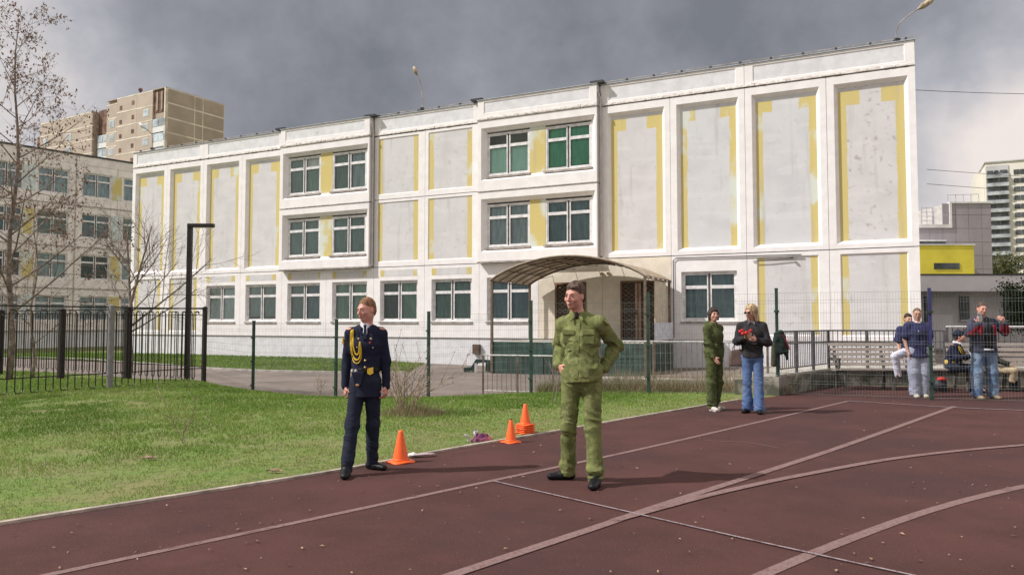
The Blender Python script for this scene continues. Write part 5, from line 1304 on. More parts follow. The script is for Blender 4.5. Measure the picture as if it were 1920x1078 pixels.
def person(label, loc, rotz, H, joints, spec, group=None):
    """spec: res, parts of clothing. Body is one continuous skin mesh; garments, hair and shoes are children."""
    J = {k: np.array(v, float) for k, v in BASE.items()}
    for k, v in joints.items(): J[k] = np.array(v, float)
    root = thing('person', label, 'person', loc, rotz, group); f = H/1.78; root.scale = (f*spec.get('wide', 1), f*spec.get('wide', 1), f)
    res = spec.get('res', .009); Rm = rotm(*spec.get('head', (0, 0, 0))); fem = spec.get('female', False); fat = spec.get('fat', 1.0)
    sh = unit(J['shB']-J['shA']); hp = unit(J['hipB']-J['hipA']); w = spec.get('w', 1.0)
    # body
    S = Sdf()
    S.ecap(J['pelvis'], J['waist'], (.145*w,.098*fat), (.125*w*fat,.088*fat), hp, .05); S.ecap(J['waist'], J['chest'], (.125*w*fat,.088*fat), (.150*w,.105*fat), sh, .05)
    S.ecap(J['chest'], J['neck']-A3(0,0,.05), (.150*w,.100), (.10,.07), sh, .05)
    for s_ in 'AB':
        S.cap(J['neck']-A3(0,0,.05), J['sh'+s_], .055, .052, .04); S.cap(J['sh'+s_], J['el'+s_], .050, .039, .03); S.cap(J['el'+s_], J['wr'+s_], .039, .026, .02)
        S.cap(J['hip'+s_], J['kn'+s_], .080, .052, .05); S.cap(J['kn'+s_], J['an'+s_], .052, .036, .03); S.ell((J['an'+s_]+J['kn'+s_])/2+A3(0,.018,.05), (.042,.042,.10), None, .04)
        td = unit(A3(J['toe'+s_][0], J['toe'+s_][1], J['toe'+s_][2] if len(J['toe'+s_]) > 2 else 0)); S.cap(J['an'+s_]-A3(0,0,.03), J['an'+s_]+td*.14-A3(0,0,.055), .036, .026, .03)
        add_hand(S, J['wr'+s_], J['hd'+s_], J['palm'+s_], spec.get('thumb'+s_, 1 if s_ == 'A' else -1), spec.get('curl'+s_, .45), sc=spec.get('hand', 1.0))
    add_head(S, J['head'], Rm, J['neck']-A3(0,0,.02), fem, thick=spec.get('thick', 1.0))
    body = link('body', S.mesh('body', spec.get('skin', M_skin), min(res, .0075)), root)
    head_bits(J['head'], Rm, root, M_hair[spec.get('hair', 'brown')], smile=spec.get('smile', False), glasses=spec.get('glasses'))
    if spec.get('tights'):
        for s_ in 'AB':
            S = Sdf(); S.cap(J['kn'+s_], J['an'+s_], .056, .040, .02); S.ell((J['an'+s_]+J['kn'+s_])/2+A3(0,.022,.05), (.051,.051,.10), None, .04); link('tights', S.mesh('tights', spec['tights'], res), root)
    # trousers
    tw, kw_, aw = spec.get('leg', (.098, .078, .072)); tm = spec.get('trousers')
    if tm:
        S = Sdf(); S.ecap(J['pelvis']-A3(0,0,.02), J['waist']-(J['waist']-J['pelvis'])*.35, (.158*w,.118*fat), (.150*w*fat,.110*fat), hp, .04)
        for s_ in 'AB':
            an = J['an'+s_]; kn = J['kn'+s_]; en = spec.get('cuff', .0); e = an+(kn-an)*en
            e = e-A3(0,0,.045) if not spec.get('sit') else e
            S.cap(J['hip'+s_], kn, tw, kw_, .04); S.cap(kn, e, kw_, aw, .03)
            if spec.get('break', 0): S.ell(e+A3(0,-.01,.075), (aw+.010, aw+.014, .040), None, .03)
            if spec.get('flare'): S.cap(an+(kn-an)*.35, an+A3(0,0,-.01), aw*.85, aw*1.12, .04)
        if not spec.get('sit'): S.plane((0,0,.040), (0,0,-1))
        zk = (J['knA'][2]+J['knB'][2])/2
        link('trousers', S.mesh('trousers', tm, res, folds(spec.get('famp', .0075), spec.get('seed', 1)+3, [(zk, .12, .9), (.14, .13, 1.3), (.90, .10, .6)], (6, 6, 13))), root)
    # top
    jm = spec.get('top')
    if jm:
        S = Sdf(); b = spec.get('bulk', .022); hem = J['pelvis']+(J['waist']-J['pelvis'])*spec.get('hem', -.35); fl = spec.get('hemw', .0)
        hn = unit(J['pelvis']-J['waist']); S.ecap(hem+hn*.10, J['waist'], (.152*w*fat+b+fl,.105*fat+b+fl*.6), (.130*w*fat+b,.094*fat+b), hp, .04); S.ecap(J['waist'], J['chest'], (.130*w*fat+b,.094*fat+b), (.158*w+b,.108*fat+b), sh, .05)
        S.ecap(J['chest'], J['neck']-A3(0,0,.045), (.158*w+b,.104+b), (.105+b*.5,.072+b*.3), sh, .05)
        for s_ in 'AB':
            S.cap(J['neck']-A3(0,-.0,.040), J['sh'+s_]-A3(0,0,.012), .056+b*.3, .050+b*.4, .05)
            sl = spec.get('sleeve', .94); e = J['el'+s_]+(J['wr'+s_]-J['el'+s_])*max(0, sl)
            if sl > 0: S.cap(J['sh'+s_]-A3(0,0,.010), J['el'+s_], .053+b*.5, .044+b*.5, .03); S.cap(J['el'+s_], e, .046+b*.6, .034+b*.5, .02)
            else: S.cap(J['sh'+s_], J['sh'+s_]+(J['el'+s_]-J['sh'+s_])*(1+sl), .060+b*.65, .062+b*.8, .03)
        if spec.get('puff'): S.ecap(hem+A3(0,0,.045), hem+A3(0,0,.06), (.158*w+b*1.5,.112+b*1.4), (.158*w+b*1.5,.112+b*1.4), hp, .04)
        # neck opening and straight hem
        nk = J['neck']+A3(0,-.02,.035); S.ell(nk, (.068,.085,.06), None, .015, '-')
        S.plane(hem+hn*.045, hn)
        zs = [((J['elA'][2]), .09, .9), (J['elB'][2], .09, .9), (hem[2]+.12, .12, .8)]
        o = link(spec.get('topname', 'jacket'), S.mesh('jacket', jm, res, folds(spec.get('jamp', .006), spec.get('seed', 1), zs, (7, 7, 13))), root)
        spec['topobj'] = o
        if spec.get('collar'):
            S = Sdf(); cm_ = M_whitec if spec['collar'] == 'crew' else spec['collar'] if not isinstance(spec['collar'], bool) else jm; nb = J['neck']; 
            pts = [nb+A3(.070*math.sin(a), -.078*math.cos(a)+.0, .012+.018*(1-math.cos(a))-.012) for a in np.linspace(.32, 6.283-.32, 15)]
            for p, q in zip(pts[:-1], pts[1:]): S.ecap(p, q, (.012,.024 if spec['collar'] != 'crew' else .012), (.012,.024 if spec['collar'] != 'crew' else .012), unit((p+q)/2-nb)*A3(1,1,0), .01)
            for s_ in (-1, 1) if spec['collar'] != 'crew' else (): S.ecap(nb+A3(s_*.026,-.082,.0), nb+A3(s_*.055,-.115,-.050), (.026,.007), (.012,.006), (1,0,.3*s_), .008)
            link('collar', S.mesh('collar', cm_, min(res, .006)), root)
    # shoes
    for s_ in 'AB':
        t3 = J['toe'+s_]; td = unit(A3(t3[0], t3[1], t3[2] if len(t3) > 2 else 0)); an = J['an'+s_]; S = Sdf(); sm = spec.get('shoes', M_blackc); sd = unit(np.cross(td, A3(0,0,1)))
        up = unit(np.cross(sd, td)); h = an-up*.052
        S.ecap(h-td*.035, h+td*.05, (.038,.040), (.043,.044), sd, .02); S.ecap(h+td*.05, h+td*.165-up*.006, (.046,.042), (.040,.030), sd, .03); S.cap(an-up*.02, an+up*max(.025, min(.05, spec.get('boot', .01))), .050, .046, .03)
        if spec.get('boot', 0) > .1: S.cap(an+up*.02, an+(J['kn'+s_]-an)*.62, .050, .060, .03)
        S.plane(an-up*.088, -up); q = S.mesh('shoe', sm, min(res, .008)); o = link('shoe', q, root)
        if spec.get('sole'):
            S2 = Sdf(); hh = an-up*.083; S2.ecap(hh-td*.035, hh+td*.155, (.044,.012), (.040,.011), sd, .01); link('sole', S2.mesh('sole', spec['sole'], .008), o)
    return root, J, Rm
def snap(obj, x, z, out=.004):
    """point on the front of a garment at x, z (in the person's own frame)"""
    if 'bvh' not in _bv or _bv['o'] is not obj: me = obj.data; _bv['o'] = obj; _bv['bvh'] = BVHTree.FromPolygons([v.co for v in me.vertices], [p.vertices for p in me.polygons])
    h = _bv['bvh'].ray_cast(Vector((x, -1.5, z)), Vector((0, 1, 0))); return Vector((x, h[0].y-out, z)) if h[0] else Vector((x, -.12, z))
_bv = {}
# ------------------------------------------------ the cadet in dress uniform
cx_, cy_ = -1.41, 7.12
sp = dict(res=.0062, head=(R(-38), R(6), R(-2)), hair='ginger', top=M_navy, topname='tunic', trousers=M_navyt, bulk=.012, hem=-1.05, hemw=.010, collar=False, w=.90, leg=(.088,.069,.060), cuff=.02, jamp=.0035, famp=.006,
          shoes=M_blackc, skin=M_skin2, curlA=.95, curlB=.95, sleeve=.98, seed=4)
root, J, Rm = person('young cadet in navy dress uniform with a looped yellow cord, looking left', (cx_, cy_, 0), R(4), 1.66,
    dict(shA=(-.158,.01,1.435), shB=(.158,.01,1.435), elA=(-.200,.045,1.145), wrA=(-.205,-.005,.88), elB=(.198,.045,1.145), wrB=(.212,-.0,.88), hdA=(.05,-.25,-1), hdB=(-.05,-.25,-1), palmA=(.9,.35,0), palmB=(-.9,.35,0),
         hipA=(-.075,0,.93), knA=(-.122,-.05,.50), anA=(-.165,-.16,.09), hipB=(.075,0,.93), knB=(.070,.07,.50), anB=(.045,.20,.09), toeA=(.06,-1), toeB=(.85,-.55), pelvis=(0,.0,.96)), sp)
hair_short(J['head'], Rm, 'hair', M_hair['ginger'], root, .005, .007, .084, .006)
tn = sp['topobj']
# shirt, tie, lapels
nb = J['neck']
S = Sdf(); S.ecap(nb+A3(0,-.025,-.02), nb+A3(0,-.055,-.10), (.062,.055), (.030,.060), (1,0,0), .02); S.ecap(nb+A3(0,0,.0), nb+A3(0,.0,.018), (.064,.066), (.062,.064), (1,0,0), .01)
link('shirt', S.mesh('shirt', M_whitec, .006), root)
def strip(name, pts, m, w, th=.004, par=None):
    b = MB()
    for p, q in zip(pts[:-1], pts[1:]): b.bar(p, q, w, th, up=(0,-1,0))
    return b.build(name, m, par or root)
p0 = nb+A3(0,-.100,.0)
MB().prism([(-.016,.018),(.016,.018),(.010,-.020),(-.010,-.020)], -.012, .004).build('tie_knot', M_navy, root, tuple(p0))
MB().add([(-.010,p0[1]-.002,p0[2]-.02),(.010,p0[1]-.002,p0[2]-.02),(.020,p0[1]-.045,p0[2]-.13),(-.020,p0[1]-.045,p0[2]-.13),(-.010,p0[1]+.02,p0[2]-.02),(.010,p0[1]+.02,p0[2]-.02),(.020,p0[1]+.02,p0[2]-.13),(-.020,p0[1]+.02,p0[2]-.13)], [(0,1,2,3),(7,6,5,4),(0,4,5,1),(1,5,6,2),(2,6,7,3),(3,7,4,0)]).build('tie', M_navy, root)
M_nav2 = cloth('navy_lapel', (0.020, 0.024, 0.050)); M_maroon = cloth('maroon_piping', (0.10, 0.018, 0.03))
for s_ in (-1, 1):
    a = [nb+A3(s_*.070,-.030,.022), nb+A3(s_*.072,-.098,-.055)]; tip = snap(tn, s_*.012, 1.25, .008); wd = snap(tn, s_*.085, 1.36, .010)
    MB().add([tuple(a[0]), tuple(nb+A3(s_*.042,-.085,-.0)), tuple(tip), tuple(wd), tuple(a[1])], [(0,1,2,3,4)] if s_ > 0 else [(4,3,2,1,0)]).build('lapel', M_nav2, root).modifiers.new('solid', 'SOLIDIFY').thickness = .008
    q = snap(tn, s_*.062, 1.375, .014); MB().ball(tuple(q), (.010,.004,.012), 8, 6).build('lapel_badge', M_brass, root)
    # shoulder board
    b_ = MB(); A_ = nb+A3(s_*.080,.0,-.012); B_ = J['sh'+('A' if s_ < 0 else 'B')]+A3(s_*.020,0,.046); b_.bar(tuple(A_+A3(0,0,.012)), tuple(B_+A3(0,0,.008)), .05, .008, up=(0,0,1)); b_.build('shoulder_board', mat('olive_braid%d' % s_, (.34,.26,.10) if s_ < 0 else (.12,.06,.07), .7), root)
for z, m_ in ((1.155, M_brass), (1.085, M_brass)): q = snap(tn, .008, z, .004); MB().ball(tuple(q), (.012,.006,.012), 10, 6).build('button', m_, root)
for x, z in ((-.075, 1.29), (.085, 1.285)): q = snap(tn, x, z, .002); MB().ball(tuple(q), (.007,.004,.007), 8, 6).build('pocket_button', M_brass, root)
q = snap(tn, .055, 1.335, .004); MB().ball(tuple(q), (.011,.004,.012), 8, 6).build('breast_badge', mat('red_enamel', (.35,.06,.05), .4), root)
# belt
bz = 1.055
S = Sdf(); S.ecap((0,0,bz-.008), (0,0,bz+.008), (.130+.026,.094+.028), (.130+.026,.094+.028), (1,0,0), .01); S.plane((0,0,bz+.022), (0,0,1)); S.plane((0,0,bz-.022), (0,0,-1))
blt = link('belt', S.mesh('belt', M_blackc, .006), root)
q = snap(blt, .062, bz-.002, .006); MB().add([(-.032,-.004,.020),(.028,-.004,.034),(.030,-.004,-.028),(-.004,-.004,-.044),(-.030,-.004,-.030),(-.032,.008,.020),(.028,.008,.034),(.030,.008,-.028),(-.004,.008,-.044),(-.030,.008,-.030)], [(4,3,2,1,0),(5,6,7,8,9),(0,1,6,5),(1,2,7,6),(2,3,8,7),(3,4,9,8),(4,0,5,9)]).build('buckle', M_gold, root, tuple(q))
for x in (-.125, -.085): q = snap(blt, x, bz-.01, .008); MB().ball(tuple(q), (.016,.012,.022), 8, 6).build('belt_fitting', M_grey, root)
q = snap(tn, -.055, 1.0, .012); fc_ = MB().prism([(-.075,.04),(.055,.045),(.030,-.085),(.0,-.115),(-.040,-.09)], -.012, .012).build('folded_cap', M_nav2, root, (q.x, q.y-.008, 1.0)); bevel(fc_, .008)
MB().ball((0,0,0), (.018,.006,.013), 8, 6).build('cap_badge', mat('copper_badge', (.60,.28,.14), .45, metal=.3), fc_, (-.008,-.016,-.092))
# yellow aiguillette: three cords looping from the shoulder to the breast button
def cord(pts, r):
    P = []
    for p in catmull([(x, 0, z) for x, z in pts], 8): h_ = snap(tn, p.x, p.z, r*.9); P.append(h_)
    return MB().tube(P, r, 6).build('yellow_cord', M_gold, root, smooth=True)
cord([(-.135,1.465),(-.138,1.38),(-.128,1.26),(-.105,1.18),(-.068,1.160),(-.042,1.20),(-.040,1.27),(-.045,1.345)], .0085)
cord([(-.125,1.468),(-.122,1.39),(-.112,1.29),(-.090,1.225),(-.068,1.215),(-.052,1.25),(-.045,1.345)], .0085)
cord([(-.145,1.460),(-.150,1.37),(-.140,1.25),(-.118,1.155),(-.072,1.125),(-.036,1.165),(-.030,1.25),(-.040,1.345)], .006)
S = Sdf(); p = J['shA']+(J['elA']-J['shA'])*.32+A3(-.060,-.012,0); S.ell(tuple(p), (.012,.034,.048), rotm(0, 0, R(-12)), .01); pt_ = link('sleeve_patch', S.mesh('sleeve_patch', M_gold, .006), root)
S = Sdf(); p = p+A3(-.008,-.004,.006); S.ell(tuple(p), (.012,.020,.026), None, .01); link('patch_shield', S.mesh('patch_shield', mat('pale_patch', (.60,.62,.45), .8), .006), root)
# ------------------------------------------------ the man in green camouflage, hands on hips
sp = dict(res=.0062, head=(R(-22), R(4), R(3)), hair='brown', top=M_camo, trousers=M_camo, bulk=.027, hem=-.15, puff=True, collar=True, w=.88, leg=(.094,.072,.061), cuff=.06, jamp=.009, famp=.010, shoes=M_blackc, smile=True, skin=M_skin2,
          curlA=.6, curlB=.5, sleeve=.93, seed=9)
sp['break'] = 1
root, J, Rm = person('laughing young man in green camouflage standing with hands on his hips', (.617, 6.70, 0), R(-14), 1.785,
    dict(shA=(-.165,.05,1.425), elA=(-.215,.18,1.20), wrA=(-.185,-.03,1.03), hdA=(.55,-.55,-.55), palmA=(.75,.5,.1),
         shB=(.18,-.02,1.44), elB=(.305,.17,1.225), wrB=(.205,.06,1.01), hdB=(-.75,.15,-.45), palmB=(-.5,-.6,0),
         neck=(-.015,.02,1.50), head=(-.045,-.03,1.665), pelvis=(.02,-.03,.95), waist=(.015,-.01,1.08), chest=(0,.02,1.29),
         hipA=(-.068,-.03,.92), knA=(-.105,-.02,.50), anA=(-.135,.11,.09), hipB=(.105,-.03,.92), knB=(.125,-.06,.50), anB=(.155,-.13,.09), toeA=(-.95,-.35), toeB=(-.05,-1)), sp)
hair_short(J['head'], Rm, 'hair', M_hair['brown'], root, .005, .012, .080, .012)
tn = sp['topobj']
M_blk0 = mat('dark_undershirt_cloth', (.02,.012,.012), .9)
M_camod = mat('camo_seam', (0.06,0.085,0.03), .9)
pts = [snap(tn, .0-.01*(k/8), 1.44-.50*k/8, .003) for k in range(9)]
strip('placket', pts, M_camo, .034, .006)
for x in (-.085, .095):
    q = snap(tn, x, 1.31, .004)
    pk = MB().box(-.052,.052,-.004,.012,-.065,.055).build('chest_pocket', M_camo, root, tuple(q)); bevel(pk, .005)
    bevel(MB().box(-.055,.055,-.012,-.005,.015,.060).build('pocket_flap', M_camo, pk), .004)
for k in range(3): q = snap(tn, -.005, 1.40-.13*k, .009); MB().ball(tuple(q), (.006,.003,.006), 8, 6).build('button', M_camod, root)
S = Sdf(); S.ecap(J['pelvis']+A3(0,0,.035), J['pelvis']+A3(0,0,.05), (.186,.140), (.186,.140), (1,0,0), .02); S.plane(J['pelvis']+A3(0,0,.075), (0,0,1)); S.plane(J['pelvis']+A3(0,0,.012), (0,0,-1))
link('waistband', S.mesh('waistband', M_camo, .007, folds(.004, 8, None, (40, 40, 3))), root)
for s_ in 'AB':
    w_ = J['el'+s_]+(J['wr'+s_]-J['el'+s_])*.90; d_ = unit(J['wr'+s_]-J['el'+s_]); S = Sdf(); S.cap(w_-d_*.02, w_+d_*.012, .046, .042, .01); link('cuff', S.mesh('cuff', M_camo, .007), root)
nb = J['neck']; MB().ball(tuple(nb+A3(-.004,-.088,-.006)), (.022,.014,.034), 10, 8).build('dark_undershirt', M_blk0, root, smooth=True)
# shoulder flap
S = Sdf(); p = J['shB']+A3(.028,-.035,.028); S.ecap(p, p+A3(.055,.0,-.05), (.030,.010), (.026,.010), (0,1,0), .01); link('shoulder_flap', S.mesh('shoulder_flap', M_camo, .007), root)
# ------------------------------------------------ girl in olive camouflage
gx, gy = gnd(1340, 769)
sp = dict(res=.009, head=(R(-30), 0, 0), hair='dark', top=M_camo2, trousers=M_camo2, bulk=.032, hem=.0, puff=True, collar=True, leg=(.098,.080,.078), cuff=.03, jamp=.009, famp=.010, female=True, shoes=cloth('beige_shoe', (.55,.50,.44)),
          sole=M_whitec, w=.92, seed=14, curlA=.3, curlB=.7)
root, J, Rm = person('dark haired girl in olive camouflage standing side on beside the blonde woman', (gx, gy, 0), R(38), 1.67,
    dict(elA=(-.19,-.02,1.15), wrA=(-.16,-.12,.93), elB=(.215,.12,1.15), wrB=(.20,.10,.90), hdA=(.1,-.55,-.8), palmA=(.8,0,.2), anA=(-.10,-.02,.09), anB=(.12,.09,.09), toeA=(-.4,-1), toeB=(.25,-1)), sp)
def hair_long(c, Rm, m, root, length, res=.009, vol=1.0, fringe=True, back=.0, name='hair'):
    S = Sdf(); T = lambda x, y, z: A3(*c)+Rm@A3(x, y, z)
    S.ell(T(0,.022,.040), (.087*vol,.105*vol,.100), Rm, .01)
    S.ecap(T(0,.06,.02), T(0,.075+back,-length), (.085*vol,.052), (.070*vol,.035), Rm@A3(1,0,0), .03)
    for s_ in (-1, 1): S.ecap(T(s_*.076,-.0,.03), T(s_*.078,.01,-length*.85), (.020,.045), (.015,.035), Rm@A3(1,0,0), .02)
    S.ell(T(0,-.090,-.032), (.066,.070,.102), Rm, .01, '-')
    if fringe: S.ell(T(0,-.060,.072), (.060,.032,.024), Rm, .012)
    return link(name, S.mesh(name, m, res, lambda V: .004*vnoise(V*np.array([80,80,12]), 3)), root)
hair_long(J['head'], Rm, M_hair['dark'], root, .10)
S = Sdf(); S.ell(J['neck']+A3(0,.085,-.02), (.10,.055,.085), None, .02); link('hood', S.mesh('hood', M_camo2, .009), root)
# ------------------------------------------------ blonde woman in grey jacket and flared jeans
M_jean = mat('blue_denim', (0.075, 0.125, 0.27), .9, col2=(0.12, 0.185, 0.34), scale=5, bump=.3, bscale=180, spec=.15)
M_jean2 = mat('faded_denim', (0.10, 0.165, 0.285), .9, col2=(0.24, 0.32, 0.43), scale=4, thr=(.42,.62), bump=.3, bscale=180, spec=.15)
gx, gy = gnd(1412, 774)
sp = dict(res=.009, head=(R(-35), R(14), 0), hair='blonde', top=cloth('charcoal_jacket', (.020,.019,.022), (.038,.036,.040)), trousers=M_jean, bulk=.030, hem=-.05, hemw=.018, collar=cloth('grey_scarf', (.115,.10,.11)), leg=(.094,.070,.078), cuff=.0, flare=True,
          female=True, shoes=M_blackc, w=.95, seed=22, glasses='sun', curlA=.9, curlB=.8, famp=.008, sleeve=.92)
root, J, Rm = person('blonde woman in sunglasses, charcoal jacket and flared blue jeans holding red flowers', (gx, gy, 0), R(-20), 1.72,
    dict(elA=(-.235,-.06,1.17), wrA=(-.095,-.245,1.235), hdA=(.55,-.35,.45), palmA=(.3,.6,.6), elB=(.25,-.02,1.16), wrB=(.07,-.245,1.20), hdB=(-.75,-.3,.25), palmB=(-.3,.8,.4), anA=(-.085,.03,.09), anB=(.10,-.05,.09), knA=(-.085,-.01,.50), toeA=(-.4,-1), toeB=(.1,-1),
         head=(-.01,-.03,1.66)), sp)
hair_long(J['head'], Rm, M_hair['blonde'], root, .19, vol=1.05, fringe=False)
bx_, by_, bz_ = J['wrA']+A3(.0,-.06,.09)
root_bl = root
bq = MB()
for k in range(9): a = k*2.4; r_ = .02+.012*k**.5*1.6; bq.ball((r_*math.cos(a)*1.4, r_*math.sin(a)*.8, .03*math.sin(k*1.7)), .026, 8, 6)
pos = root.matrix_basis @ Vector((bx_, by_, bz_))
from mathutils import Euler
def wpos(rt, p): return Matrix.Translation(rt.location) @ rt.rotation_euler.to_matrix().to_4x4() @ Matrix.Diagonal((*rt.scale, 1)) @ Vector(p)
w_ = wpos(root, (bx_, by_, bz_))
bo = bq.build('flowers', mat('red_petals', (.62,.025,.03), .6, var=.3, scale=30), None, w_, smooth=True, label='small bunch of red flowers in the blonde woman\'s hands', category='flowers')
MB().tube([(0,0,0),(.03,.03,-.10)], .012, 6).build('stems', mat('flower_stem', (.06,.14,.03), .7), bo)
w_ = wpos(root, (-.24, -.01, .76))
bg = MB().add([(-.14,-.05,0),(.14,-.05,0),(.14,.05,0),(-.14,.05,0),(-.09,-.03,.26),(.10,-.03,.28),(.10,.03,.28),(-.09,.03,.26)], [(0,3,2,1),(4,5,6,7),(0,1,5,4),(1,2,6,5),(2,3,7,6),(3,0,4,7)]).build('handbag', cloth('taupe_leather', (.12,.08,.072)), None, w_, R(-15), label='taupe leather shoulder bag hanging at the blonde woman\'s hip', category='handbag')
bevel(bg, .03, 3)
MB().tube([(-.07,0,.27),(.02,.0,.46),(.10,.02,.62)], .008, 5).tube([(.08,0,.27),(.06,.0,.44),(.11,.02,.62)], .008, 5).build('strap', bpy.data.materials['taupe_leather'], bg)
# ------------------------------------------------ woman in navy T shirt and grey joggers, boy behind her
M_navt = cloth('navy_jersey', (0.028, 0.030, 0.085), (0.036,0.038,0.10)); M_jog = cloth('grey_blue_jogger', (.30,.32,.42), (.36,.38,.47))
gx = at(1720, 600, 14.25).x
sp = dict(res=.010, head=(R(-12), R(3), 0), hair='fair', top=M_navt, topname='shirt', trousers=M_jog, bulk=.036, hem=-.9, hemw=.034, collar='crew', leg=(.118,.105,.10), cuff=.0, female=True, sleeve=-.25, shoes=cloth('cream_shoe', (.62,.58,.45)), sole=M_whitec, glasses='clear', seed=31, curlA=.4, curlB=.4, jamp=.008, w=1.0)
root, J, Rm = person('woman in glasses, navy T-shirt and grey joggers standing beside the blue topped fence post', (gx, 14.25, 0), R(-10), 1.70,
    dict(elA=(-.245,.01,1.16), wrA=(-.215,-.06,.91), knA=(-.10,-.02,.5), anA=(-.09,-.02,.09), anB=(.09,.03,.09)), sp)
hair_short(J['head'], Rm, 'hair', M_hair['fair'], root, .009, .008, .084, .0); 
S = Sdf(); S.cap(J['head']+A3(0,.10,.05), J['head']+A3(.02,.12,-.06), .030, .018, .02); link('ponytail', S.mesh('ponytail', M_hair['fair'], .01), root)
MB().add([(-.015,0,-.012),(.015,0,-.012),(0,0,.016)], [(0,1,2)]).build('shirt_badge', M_whitec, root, tuple(snap(sp['topobj'], -.035, 1.33, .006)))
gx = at(1694, 600, 15.05).x
M_whtr = cloth('white_trousers', (.62,.63,.78), (.72,.72,.82))
sp = dict(res=.010, head=(R(8), R(4), 0), hair='dark', top=M_navt, topname='shirt', trousers=M_whtr, bulk=.035, hem=-.7, collar=False, leg=(.095,.080,.072), sleeve=-.2, shoes=M_blackc, seed=37, w=.9)
root, J, Rm = person('dark haired boy in a navy T-shirt half hidden behind the woman, one knee raised', (gx+.10, 15.05, 0), R(-12), 1.60,
    dict(elA=(-.23,.0,1.15), wrA=(-.22,-.10,.92), knA=(-.36,-.22,.84), anA=(-.27,-.10,.46), toeA=(0,-1,-.3), hipA=(-.09,-.02,.93)), sp)
hair_short(J['head'], Rm, 'hair', M_hair['dark'], root, .009, .012, .078, .008)
# ------------------------------------------------ man in navy and red jacket taking a photo
gx = at(1842, 600, 13.95).x
M_jk = cloth('navy_grey_jacket', (.040,.042,.075), (.06,.062,.09)); M_redc = cloth('dark_red_cloth', (.30,.018,.035)); M_blk = cloth('black_tshirt', (.018,.017,.018))
sp = dict(res=.009, head=(R(-10), R(6), 0), hair='brown', top=M_jk, trousers=M_jean2, bulk=.045, hem=-.35, hemw=.02, collar=M_jk, leg=(.112,.095,.092), cuff=.02, shoes=cloth('tan_shoe', (.34,.26,.16)), seed=41, w=1.14, fat=1.15, thick=1.18, curlA=1.1, curlB=1.2, hand=1.15, skin=M_skin2, sleeve=.95, famp=.010)
root, J, Rm = person('stocky man in a navy jacket with red sleeves raising a phone, in faded jeans', (gx, 13.95, 0), R(2), 1.80,
    dict(shA=(-.20,.01,1.43), shB=(.20,.01,1.43), elA=(-.33,-.10,1.22), wrA=(-.275,-.30,1.40), hdA=(.1,-.1,1), palmA=(.5,.85,0), elB=(.37,-.08,1.24), wrB=(.20,-.30,1.42), hdB=(-.55,-.2,.6), palmB=(-.3,.9,0),
         hipA=(-.11,0,.92), hipB=(.11,0,.92), knA=(-.145,-.02,.5), anA=(-.15,-.01,.09), knB=(.15,-.02,.5), anB=(.17,.01,.09), head=(-.02,-.03,1.665)), sp)
hair_short(J['head'], Rm, 'hair', M_hair['brown'], root, .009, .009, .082, .006)
S = Sdf(); S.ecap((0,-.105,1.0), (0,-.105,1.30), (.100,.10), (.095,.085), (1,0,0), .03); S.ecap((0,-.100,1.30), (0,-.06,1.46), (.105,.085), (.075,.05), (1,0,0), .03); S.plane((0,0,.90), (0,0,-1)); link('t_shirt', S.mesh('t_shirt', M_blk, .009, folds(.004, 4)), root)
S = Sdf(); S.ecap((0,-.105,.925), (0,-.105,.945), (.115,.10), (.115,.10), (1,0,0), .02); S.plane((0,0,.90), (0,0,-1)); S.plane((0,0,.935), (0,0,1)); link('belt', S.mesh('belt', M_whitec, .009), root)
for s_, sg in (('A', -1), ('B', 1)):
    e, w_ = J['el'+s_], J['wr'+s_]; S = Sdf(); S.cap(e+(w_-e)*.12+A3(-sg*.012,-.018,0), e+(w_-e)*.78+A3(-sg*.010,-.015,0), .078, .058, .02); link('red_sleeve_panel', S.mesh('red_sleeve_panel', M_redc, .009, folds(.004, 5)), root)
    S = Sdf(); S.ecap((sg*.135,-.135,1.20), (sg*.12,-.13,1.34), (.034,.030), (.050,.034), (1,0,0), .02); link('red_chest_panel', S.mesh('red_chest_panel', M_redc, .009), root)
w_ = wpos(root, J['wrA']+A3(-.005,-.045,.115))
ph = MB().box(-.038,.038,-.005,.005,-.075,.075).build('phone', mat('pale_phone_case', (.58,.64,.66), .3), None, w_, R(12), label='pale cased smartphone held up in the man\'s raised right hand', category='phone'); ph.rotation_euler.y = R(-14)
bevel(ph, .005)
MB().box(-.012,.012,-.0085,-.0055,.035,.060).build('lens', M_eye, ph, (-.018,0,0))
# ------------------------------------------------ seated people
def seated(dx=0, kz=.47, spread=.10): return dict(pelvis=(0,.02,.50), waist=(0,.03,.64), chest=(0,.0,.84), neck=(0,-.01,1.03), head=(0,-.04,1.195), shA=(-.175,-.01,.965), shB=(.175,-.01,.965),
    hipA=(-.085,.0,.50), hipB=(.085,.0,.50), knA=(-spread,-.43,kz), knB=(spread,-.43,kz), anA=(-spread,-.40,.09), anB=(spread,-.40,.09))
gx = at(1788, 600, 15.55).x
jj = seated(); jj.update(knA=(-.02,-.43,.50), anA=(.02,-.36,.09), knB=(.07,-.44,.52), anB=(-.14,-.52,.16), toeA=(.2,-1), toeB=(-.3,-1,-.5), chest=(0,-.05,.83), neck=(0,-.10,1.01), head=(0,-.15,1.165), shA=(-.165,-.07,.945), shB=(.165,-.07,.945), elA=(-.21,-.16,.70), wrA=(-.05,-.33,.76), hdA=(.6,-.5,.2), palmA=(0,.3,.9), elB=(.22,-.17,.70), wrB=(.07,-.33,.76), hdB=(-.6,-.5,.2), palmB=(0,.3,.9))
